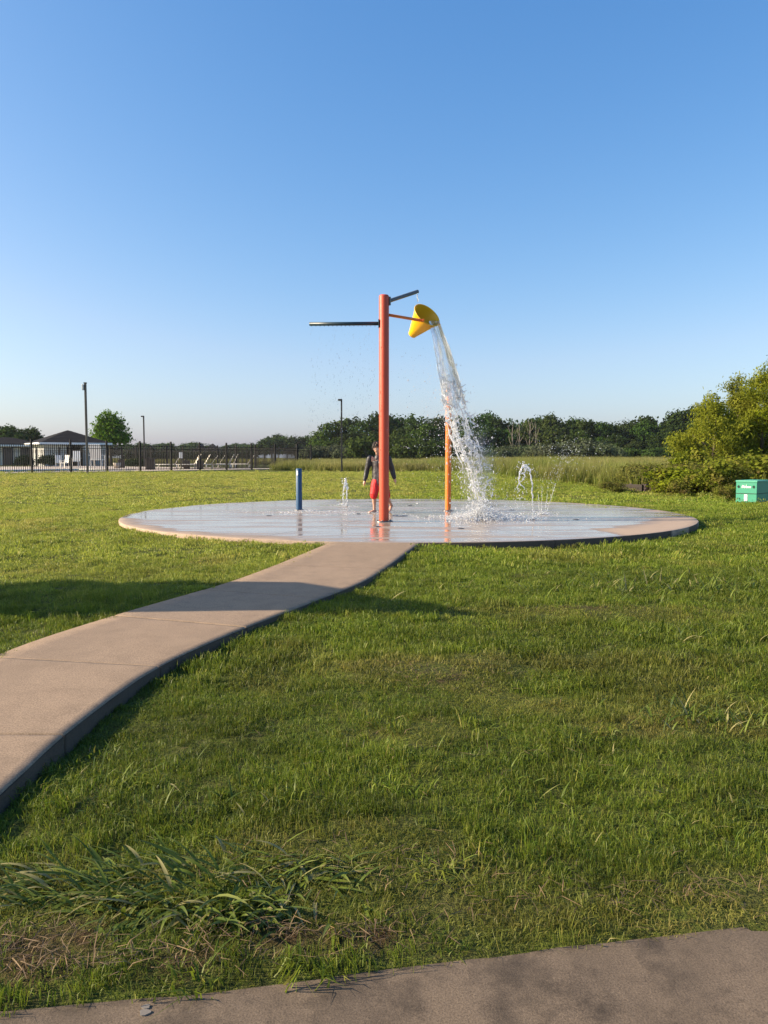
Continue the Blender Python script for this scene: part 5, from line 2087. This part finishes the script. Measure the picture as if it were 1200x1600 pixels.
mb = MB()
jet_path('a', mb, [Vector((0, 0, 0)), rel(833, 790), rel(832, 765), rel(829, 742), rel(826, 731), rel(822, 727)], .012, .016)
jet_path('b', mb, [rel(824, 728), rel(819, 726), rel(815, 731), rel(812, 740), rel(810.5, 752), rel(813, 757), rel(818, 760), rel(820, 764)], .022, .008)
jet_path('c', mb, [rel(822, 728), rel(821, 737), rel(819, 746), rel(816, 752)], .017, .007)
jet_path('d', mb, [rel(811, 752), rel(810, 764), rel(809, 772)], .01, .004)
for _ in range(26):
    p = rel(rw.gauss(820, 4.5), rw.gauss(729, 4)) + Vector((0, rw.gauss(0, .04), 0))
    mb.ball(p, rw.uniform(.009, .02), 5)
remeshed('stream', mb, .007, m_foam, t, 2)
D = []
for _ in range(170):
    py = rw.uniform(725, 810)
    px = rw.gauss(814, 7) if py > 745 else rw.gauss(821, 9)
    p = rel(px, py, rw.gauss(0, .08))
    D.append((p.x, p.y, p.z, rw.uniform(.003, .010), 1.4))
drops_obj('droplets', D, m_foam, t)
wring(t)
q = onz(808, 811, 0) - b0
D = [(q.x + rw.gauss(0, .11), q.y + rw.gauss(0, .08), abs(rw.gauss(0, .025)) + .003, rw.uniform(.004, .011), 1) for _ in range(220)]
drops_obj('landing_splash', D, m_foam, t)

# small double jet on the left
b1 = onz(540, 791, 0)
t = thing('water_jet', 'small forked white water jet between the blue post and the child', 'water jet', tuple(b1), 0, 'ground jets on the splash pad')
b0 = b1
mb = MB()
jet_path('a', mb, [rel(541.5, 790.5), rel(542, 775), rel(542, 762), rel(540.5, 752), rel(539, 748)], .015, .018)
jet_path('b', mb, [rel(539.5, 750), rel(538, 757), rel(536.5, 768), rel(536, 780), rel(535.5, 788)], .018, .009)
jet_path('c', mb, [rel(541, 752), rel(543.5, 760), rel(543, 768)], .012, .006)
for _ in range(14):
    mb.ball(rel(rw.gauss(539.5, 2), rw.gauss(756, 5)), rw.uniform(.012, .024), 5)
remeshed('stream', mb, .007, m_foam, t, 2)
D = []
for _ in range(120):
    py = rw.uniform(746, 790)
    p = rel(rw.gauss(538, 3.5), py, rw.gauss(0, .06))
    D.append((p.x, p.y, p.z, rw.uniform(.003, .009), 1.4))
drops_obj('droplets', D, m_foam, t)
wring(t, .16, 160, .02)

# fan of fine jets on the right
b0 = onz(848, 804, 0)
t = thing('water_jet', 'fan of fine thin water jets spraying up behind the arching jet', 'water jet', tuple(b0), 0, 'ground jets on the splash pad')
D = []
for (bx, tx, ty, n) in [(853, 892, 700, 95), (851, 868, 722, 50), (846, 848, 742, 46), (842, 838, 738, 36), (852, 858, 744, 40), (855, 880, 735, 40)]:
    for q in range(n):
        f = rw.random() ** .8
        px = bx + (tx - bx) * f + rw.gauss(0, .4 + 3.2 * f * f)
        py = 803 + (ty - 803) * (1 - (1 - f) ** 1.5) + rw.gauss(0, 2 + 5 * f)
        p = rel(px, min(803, py), rw.gauss(0, .02 + .07 * f))
        D.append((p.x, p.y, p.z, rw.uniform(.0018, .0042), rw.uniform(1.2, 4)))
mb = MB()
for bx, tx, ty in [(853, 868, 757), (851, 855, 772), (846, 847, 765), (843, 841, 772)]:
    jet_path('f', mb, [rel(bx, 803), rel(bx * .5 + tx * .5, 803 * .5 + ty * .5), rel(tx, ty)], .004, .003, 6, .003)
mb.build('stream', m_foam, t)
for _ in range(200):                      # cloud of drops where the fan breaks up
    p = rel(rw.gauss(888, 26), rw.gauss(706, 16), rw.gauss(0, .3))
    D.append((p.x, p.y, p.z, rw.uniform(.003, .007), 1.2))
drops_obj('droplets', D, m_foam, t)
wring(t, .16, 190, .03)

# low bubbling patches on the pad
for (px, py, rx, ry, n, lb) in [(475, 800, 1.25, .55, 900, 'low bubbling water left of the child, near the blue post'), (555, 803, .8, .35, 420, 'low bubbling water in front of the small forked jet'),
                                (668, 808, .55, .3, 420, 'low churned water between the two orange poles')]:
    b = onz(px, py, 0)
    D = []
    for _ in range(n):
        x, y = rw.gauss(0, rx * .5), rw.gauss(0, ry * .5)
        if float(fbm((b.x + x) * 3, (b.y + y) * 3, 19)) > .5:
            D.append((x, y, .002 + abs(rw.gauss(0, .012)), rw.uniform(.004, .010), .8))
    t = drops_obj('bubbling_water', D, m_foam)
    t.location = b
    tag(t, lb, 'water', None, 'stuff')

# drips from the dark spray arm, the spout and round the post
D = []
for _ in range(330):
    px = rw.uniform(487, 588)
    f = rw.random() ** .85
    py = 509 + 170 * f
    p = at(px + rw.gauss(0, .4) - 8 * f * f, py, PY + rw.gauss(0, .03 + .05 * f))
    D.append((p.x, p.y, p.z, rw.uniform(.0022, .0046), rw.uniform(2.0, 6)))
for _ in range(60):
    p = at(rw.uniform(475, 660), rw.uniform(520, 720), PY + rw.gauss(0, .25))
    D.append((p.x, p.y, p.z, rw.uniform(.004, .008), 1.2))
for _ in range(80):
    p = at(rw.gauss(655, 22), rw.gauss(615, 45), PY + .6 + rw.gauss(0, .25))
    D.append((p.x, p.y, p.z, rw.uniform(.003, .0065), 1.2))
tag(drops_obj('spray_drops', D, m_water), 'thin curtain of drops falling from the dark spray arm', 'water drops', None, 'stuff')
mb = MB()
for i in range(2):
    p = at(651.5 + i * .35, 460, PY + Ysp)
    mb.tube([p, p + Vector((.01, 0, -.05 - .03 * i)), p + Vector((.012, 0, -.11 - .03 * i))], [.008, .011, .003], 7)
tag(mb.build('spout_drip', m_foam), 'short trickle hanging from the grey filling spout', 'water drops', None, 'stuff')

# ------------------------------------------------------------------ the child behind the post
YB_ = 16.3
SB_ = FPX / YB_
bx0 = at(596, 800, YB_).x
kid = thing('person', 'child walking barefoot in dark jacket and red shorts, half hidden by the red post', 'person', (bx0, YB_, 0))
k = NT('skin')
m_skin = k.surf(k.princ(**{'Base Color': k.mix(k.noise(k.obj(), 14, 4), (0.48, 0.27, 0.19), (0.58, 0.34, 0.25)), 'Roughness': 0.5, 'Subsurface Weight': 0.08, 'Subsurface Radius': (.02, .008, .004)}))
k = NT('dark_jacket')
xyz = k.n('SeparateXYZ', {0: k.obj()})
fx_ = k.ramp(k.math('ABSOLUTE', k.math('ADD', xyz.outputs[0], .06)), [(0.085, 1), (0.11, 0)])
fy_ = k.ramp(k.math('MULTIPLY', xyz.outputs[1], -1), [(0.02, 0), (0.05, 1)])
fn_ = k.ramp(k.noise(k.obj(), 9, 3, 0.6, (1, 1, .35)), [(0.42, 0.2), (0.6, 1)])
c_ = k.mix(k.math('MULTIPLY', k.math('MULTIPLY', fx_, fy_), fn_), (0.016, 0.014, 0.019), (0.085, 0.072, 0.078))
m_jacket = k.surf(k.princ(**{'Base Color': c_, 'Roughness': 0.5, 'Normal': k.bump(k.noise(k.obj(), 40, 3), 0.3, 0.01)}))
m_shorts = paint('red_shorts', (0.58, 0.012, 0.015), 0.65, var=0.2, scale=8, bump=0.3)
m_hair = paint('dark_hair', (0.022, 0.014, 0.010), 0.55, var=0.5, scale=30, bump=0.6)
m_eye = paint('eye_white', (0.7, 0.68, 0.66), 0.3)


def loft(mb, ch, seg=14):
    """rounded limb through (point, rx, ry) stations; ellipses lie across the limb"""
    pts = [Vector(c[0]) for c in ch]
    P_, Rx, Ry = [], [], []
    n = len(ch)
    for i in range(n - 1):
        for q in range(6):
            t = q / 6
            a_, b_, c_, d_ = pts[max(i - 1, 0)], pts[i], pts[i + 1], pts[min(i + 2, n - 1)]
            P_.append(0.5 * ((2 * b_) + (c_ - a_) * t + (2 * a_ - 5 * b_ + 4 * c_ - d_) * t * t + (3 * b_ - a_ - 3 * c_ + d_) * t ** 3))
            e = t * t * (3 - 2 * t)
            Rx.append(ch[i][1] + (ch[i + 1][1] - ch[i][1]) * e)
            Ry.append(ch[i][2] + (ch[i + 1][2] - ch[i][2]) * e)
    P_.append(pts[-1])
    Rx.append(ch[-1][1])
    Ry.append(ch[-1][2])
    vs, fs, m = [], [], len(P_)
    for i, p in enumerate(P_):
        d = (P_[min(i + 1, m - 1)] - P_[max(i - 1, 0)]).normalized()
        a_ = Vector((1, 0, 0)) - d * d.x
        if a_.length < 0.2:
            a_ = Vector((0, 0, 1)) - d * d.z
        a_.normalize()
        b_ = d.cross(a_).normalized()
        for q in range(seg):
            t = 2 * math.pi * q / seg
            vs.append(p + a_ * math.cos(t) * Rx[i] + b_ * math.sin(t) * Ry[i])
    for i in range(m - 1):
        for q in range(seg):
            fs.append((i * seg + q, i * seg + (q + 1) % seg, (i + 1) * seg + (q + 1) % seg, (i + 1) * seg + q))
    fs += [list(range(seg))[::-1], [(m - 1) * seg + q for q in range(seg)]]
    mb.add(vs, fs, True)
    for p, rx, ry in (ch[0], ch[-1]):
        mb.ball(p, min(rx, ry) * 0.98, 8)
    return mb


def skin_mesh(chains, sub=1):
    mb = MB()
    for ch in chains:
        loft(mb, ch)
    return mb.mesh('limb')


def cloth(name, mb, vox, m, parent, amp, fx, fz, seed):
    """one cloth surface grown over lofted limbs, with folds"""
    o = remeshed(name, mb, vox, m, parent, 8)
    me = o.data
    co = np.empty(len(me.vertices) * 3, dtype=np.float32)
    me.vertices.foreach_get('co', co)
    co = co.reshape(-1, 3)
    no = np.array([tuple(v.normal) for v in me.vertices])
    w = (fbm(co[:, 0] * fx + co[:, 1] * fx * .6, co[:, 2] * fz, seed) - .5) * amp
    me.vertices.foreach_set('co', (co + no * w[:, None]).astype(np.float32).ravel())
    return o


def V3(px, py, y=0.0):
    """child-local point from a photo pixel"""
    return ((px - 596) / SB_, y, (801.5 - py) / SB_)


# joints
PEL = (-.045, 0, .70)
NECK = V3(590.5, 713.5, -.01)
HEAD = V3(589.5, 702, -.035)
ShL, ElL, WrL = V3(578, 717, .0), V3(573, 737, .02), V3(570, 751.5, -.03)
ShR, ElR, WrR = V3(607.5, 718, .02), V3(613, 736, .06), V3(616.5, 748.5, .02)
HpL, KnL, AnL = (-.12, 0, .66), V3(584.5, 772, -.07), V3(585, 796.5, .0)
HpR, KnR, AnR = (.04, 0, .66), V3(603, 773, -.04), V3(611.5, 791, .20)


def addv(a, b):
    return (a[0] + b[0], a[1] + b[1], a[2] + b[2])


def lerp3(a, b, t):
    return tuple(a[i] + (b[i] - a[i]) * t for i in range(3))


CH = [(-.05, .01, 1.02)]
chains = [[(PEL, .11, .085), ((-.05, .01, .88), .10, .075), (CH[0], .12, .085), (lerp3(CH[0], NECK, .75), .09, .06), (NECK, .042, .045), (addv(NECK, (0, -.005, .05)), .04, .044), (HEAD, .05, .06)]]
for sh, el, wr in ((ShL, ElL, WrL), (ShR, ElR, WrR)):
    chains.append([(lerp3(CH[0], sh, .6), .06, .06), (sh, .052, .05), (lerp3(sh, el, .5), .042, .04), (el, .034, .034), (lerp3(el, wr, .5), .032, .03), (wr, .022, .02)])
for hp, kn, an in ((HpL, KnL, AnL), (HpR, KnR, AnR)):
    chains.append([(addv(hp, (0, 0, .03)), .06, .07), (hp, .075, .08), (lerp3(hp, kn, .5), .07, .07), (kn, .05, .052), (lerp3(kn, an, .35), .046, .052), (lerp3(kn, an, .8), .031, .033), (an, .031, .034)])
parts = [skin_mesh(chains, 2)]
# feet: left flat and turned to the viewer's left, right on its toes behind
f0 = AnL
parts.append(skin_mesh([[(addv(f0, (.02, .035, -.035)), .03, .028), (addv(f0, (-.035, -.05, -.035)), .034, .026), (addv(f0, (-.075, -.10, -.045)), .037, .016), (addv(f0, (-.10, -.135, -.05)), .03, .011)]], 2))
f1 = AnR
parts.append(skin_mesh([[(addv(f1, (.012, .05, -.005)), .03, .028), (addv(f1, (-.012, .0, -.055)), .033, .026), (addv(f1, (-.035, -.045, -.105)), .036, .018), (addv(f1, (-.055, -.09, -.122)), .03, .012)]], 2))
for s, an, tip in ((0, f0, (-.105, -.135, -.052)), (1, f1, (-.058, -.092, -.124))):
    for q in range(5):
        o = (q - 2) * .0125
        b = addv(an, (tip[0] + o * .8, tip[1] - o * .5, tip[2]))
        parts.append(skin_mesh([[(b, .008, .008), (addv(b, (-.012, -.018 - .002 * q, -.001)), .007, .007)]], 1))
# hands: palm, four fingers, thumb
for wr, el, sgn in ((WrL, ElL, -1), (WrR, ElR, 1)):
    d = (Vector(wr) - Vector(el)).normalized()
    fw = Vector((0, -1, 0))
    w = Vector(wr)
    pm = w + d * .045
    parts.append(skin_mesh([[(tuple(w - d * .02), .021, .019), (tuple(w + d * .015), .024, .017), (tuple(pm), .030, .015), (tuple(w + d * .075), .028, .013)]], 2))
    for q in range(4):
        sd = fw * ((1.5 - q) * .0165)
        L = (.058, .066, .062, .048)[q]
        b = w + d * .066 + sd
        c1 = b + d * L * .5
        inn = Vector((-sgn * .014, 0, 0))
        parts.append(skin_mesh([[(tuple(b), .0085, .0085), (tuple(c1 + inn * .3), .008, .008), (tuple(b + d * L * .95 + inn), .0065, .0065)]], 1))
    b = w + d * .022 + fw * .022
    parts.append(skin_mesh([[(tuple(b), .010, .010), (tuple(b + d * .022 + fw * .016), .009, .009), (tuple(b + d * .046 + fw * .02), .007, .007)]], 1))
# head, tilted down and to the viewer's left
HM = Matrix.Translation(Vector(HEAD) + Vector((0, -.01, .014))) @ Matrix.Scale(1.08, 4) @ Matrix.Rotation(R(-14), 4, 'Z') @ Matrix.Rotation(R(24), 4, 'X')
mbh = MB()
prof = []
for i in range(21):
    th = math.pi * i / 20
    z = -math.cos(th) * .118
    rr_ = math.sin(th) ** .85 * .080 * (0.80 + 0.20 * sstep(-.1, .02, z))
    prof.append((max(1e-4, float(rr_)), z))
mbh.lathe(prof, HM @ Matrix.Diagonal((.95, 1.14, 1, 1)), 28)
mbh.tube([HM @ Vector((0, -.085, .018)), HM @ Vector((0, -.098, -.006)), HM @ Vector((0, -.108, -.024))], [.009, .012, .015], 8)
mbh.ball(HM @ Vector((0, -.092, -.03)), .016, 8, (1.3, 1, .7))
for sx in (-1, 1):
    mbh.ball(HM @ Vector((sx * .078, .005, -.008)), .026, 8, (.4, .75, 1.1))
    mbh.ball(HM @ Vector((sx * .030, -.076, .026)), .02, 8, (1.3, .6, .4))
mbh.ball(HM @ Vector((0, -.082, -.056)), .013, 8, (1.8, .8, .45))
mbh.ball(HM @ Vector((0, -.080, -.068)), .013, 8, (1.6, .8, .5))
mbh.ball(HM @ Vector((0, -.066, -.094)), .028, 8, (1.1, .9, .8))
parts.append(mbh.mesh('h'))
V, Fp, o = [], [], 0
for me in parts:
    V += [tuple(v.co) for v in me.vertices]
    Fp += [[i + o for i in p.vertices] for p in me.polygons]
    o = len(V)
mbb = MB()
mbb.add(V, Fp, True)
remeshed('body', mbb, .0065, m_skin, kid, 2)
for sx in (-1, 1):
    e = MB().ball(HM @ Vector((sx * .031, -.083, .014)), .0125, 8).build('eye', m_eye, kid)
    MB().ball(HM @ Vector((sx * .031, -.0935, .012)), .006, 6).build('iris', m_hair, e)
# hair: shell over the skull with loose locks
hb_ = MB()
hp_ = []
rh = random.Random(3)
for i in range(360):
    z = rh.uniform(-.25, 1)
    a = rh.uniform(0, 6.283)
    s = math.sqrt(1 - z * z)
    d = Vector((math.cos(a) * s, math.sin(a) * s, z))
    if d.y < -.35 and z < .52:
        continue
    if z < 0 and d.y < .1:
        continue
    b = Vector((d.x * .079, d.y * .092, d.z * .118))
    fl_ = Vector((rh.gauss(0, .3), -.5 * s + rh.gauss(0, .2), -.7 + rh.gauss(0, .25))) if z > -.1 else Vector((0, .1, -1))
    fl_ = (fl_ - d * fl_.dot(d)).normalized()
    c1 = b + d * .010 + fl_ * .02
    c2 = b + d * .006 + fl_ * .045
    hb_.tube([HM @ (b - d * .004), HM @ c1, HM @ c2], [.013, .012, .004], 5)
hb_.build('hair', m_hair, kid)
# jacket
jc = [[((-.05, .0, .61), .158, .118), ((-.05, .005, .74), .145, .108), ((-.05, .01, .88), .145, .105), ((-.05, .01, 1.02), .158, .112), ((-.045, .01, 1.11), .165, .095), (lerp3(CH[0], NECK, .82), .09, .075), (addv(NECK, (0, 0, -.012)), .062, .06)]]
for sh, el, wr in ((ShL, ElL, WrL), (ShR, ElR, WrR)):
    jc.append([(addv(sh, (0, 0, .004)), .062, .062), (lerp3(sh, el, .12), .066, .064), (lerp3(sh, el, .5), .060, .057), (el, .053, .052), (lerp3(el, wr, .55), .049, .047), (lerp3(el, wr, .93), .038, .036)])
jmb = MB()
for ch in jc:
    loft(jmb, ch, 20)
jk = cloth('jacket', jmb, .009, m_jacket, kid, .02, 20, 12, 8)
MB().tube([(-.05, -.113, .62), (-.05, -.122, .85), (-.05, -.128, 1.02), (-.048, -.10, 1.13)], .006, 6).build('zip', m_steel, jk)
MB().lathe([(.066, 0), (.070, .02), (.064, .045), (.058, .045), (.06, .005)], Matrix.Translation(Vector(NECK) + Vector((0, .004, -.035))), 20).build('collar', m_jacket, jk)
# shorts
sc_ = [[((-.04, 0, .70), .142, .105), ((-.04, 0, .62), .15, .112)]]
for hp, kn in ((HpL, KnL), (HpR, KnR)):
    low = lerp3(hp, kn, 1.12)
    sc_.append([((hp[0], 0, .68), .085, .10), (lerp3(hp, kn, .35), .098, .105), (lerp3(hp, kn, .8), .088, .098), (low, .088, .098)])
smb = MB()
for ch in sc_:
    loft(smb, ch, 20)
cloth('shorts', smb, .009, m_shorts, kid, .022, 22, 6, 18)

# ------------------------------------------------------------------ labels that single out the repeated trees and bushes by their place
ORD = 'first second third fourth fifth sixth seventh eighth ninth tenth eleventh twelfth'.split()
REG = [(534, 'left of the thin lamp pole'), (600, 'between lamp pole and red post'), (700, 'between the red and orange poles'),
       (790, 'behind the falling water'), (845, 'behind the bare dead trees'), (960, 'right of the bare dead trees'), (1066, 'left of the yellow green thicket'), (9999, 'behind the yellow green thicket')]
NAMEOF = {'tall trees of the wood behind the meadow': 'tall dark wood tree', 'lower trees at the front of the wood': 'lower front wood tree',
          'distant trees left of the wood': 'distant grey green tree', 'grey green bushes left of the pole': 'grey green bush', 'silvery bushes at the foot of the wood': 'silvery bush'}
for grp, nm in NAMEOF.items():
    its = sorted((600 + FPX * o.location.x / o.location.y, o.name) for o in COL.objects if o.get('group') == grp)
    lo = 0
    for hi, ph_ in REG:
        sel = [n_ for px, n_ in its if lo <= px < hi]
        lo = hi
        for q, n_ in enumerate(sel):
            bpy.data.objects[n_]['label'] = '%s, %s%s' % (nm, 'alone ' if len(sel) == 1 else '%s from the left ' % ORD[q], ph_)

# ------------------------------------------------------------------ haze
k = NT('haze_air')
vol = k.n('VolumePrincipled', {'Color': (0.86, 0.9, 1.0, 1), 'Density': 0.00013, 'Anisotropy': 0.3})
k.t.links.new(vol.outputs[0], k.out.inputs['Volume'])
hz = MB().box((0, 0, 6.0), (7200, 7200, 16.0)).build('haze', k.m)
hz['kind'] = 'stuff'
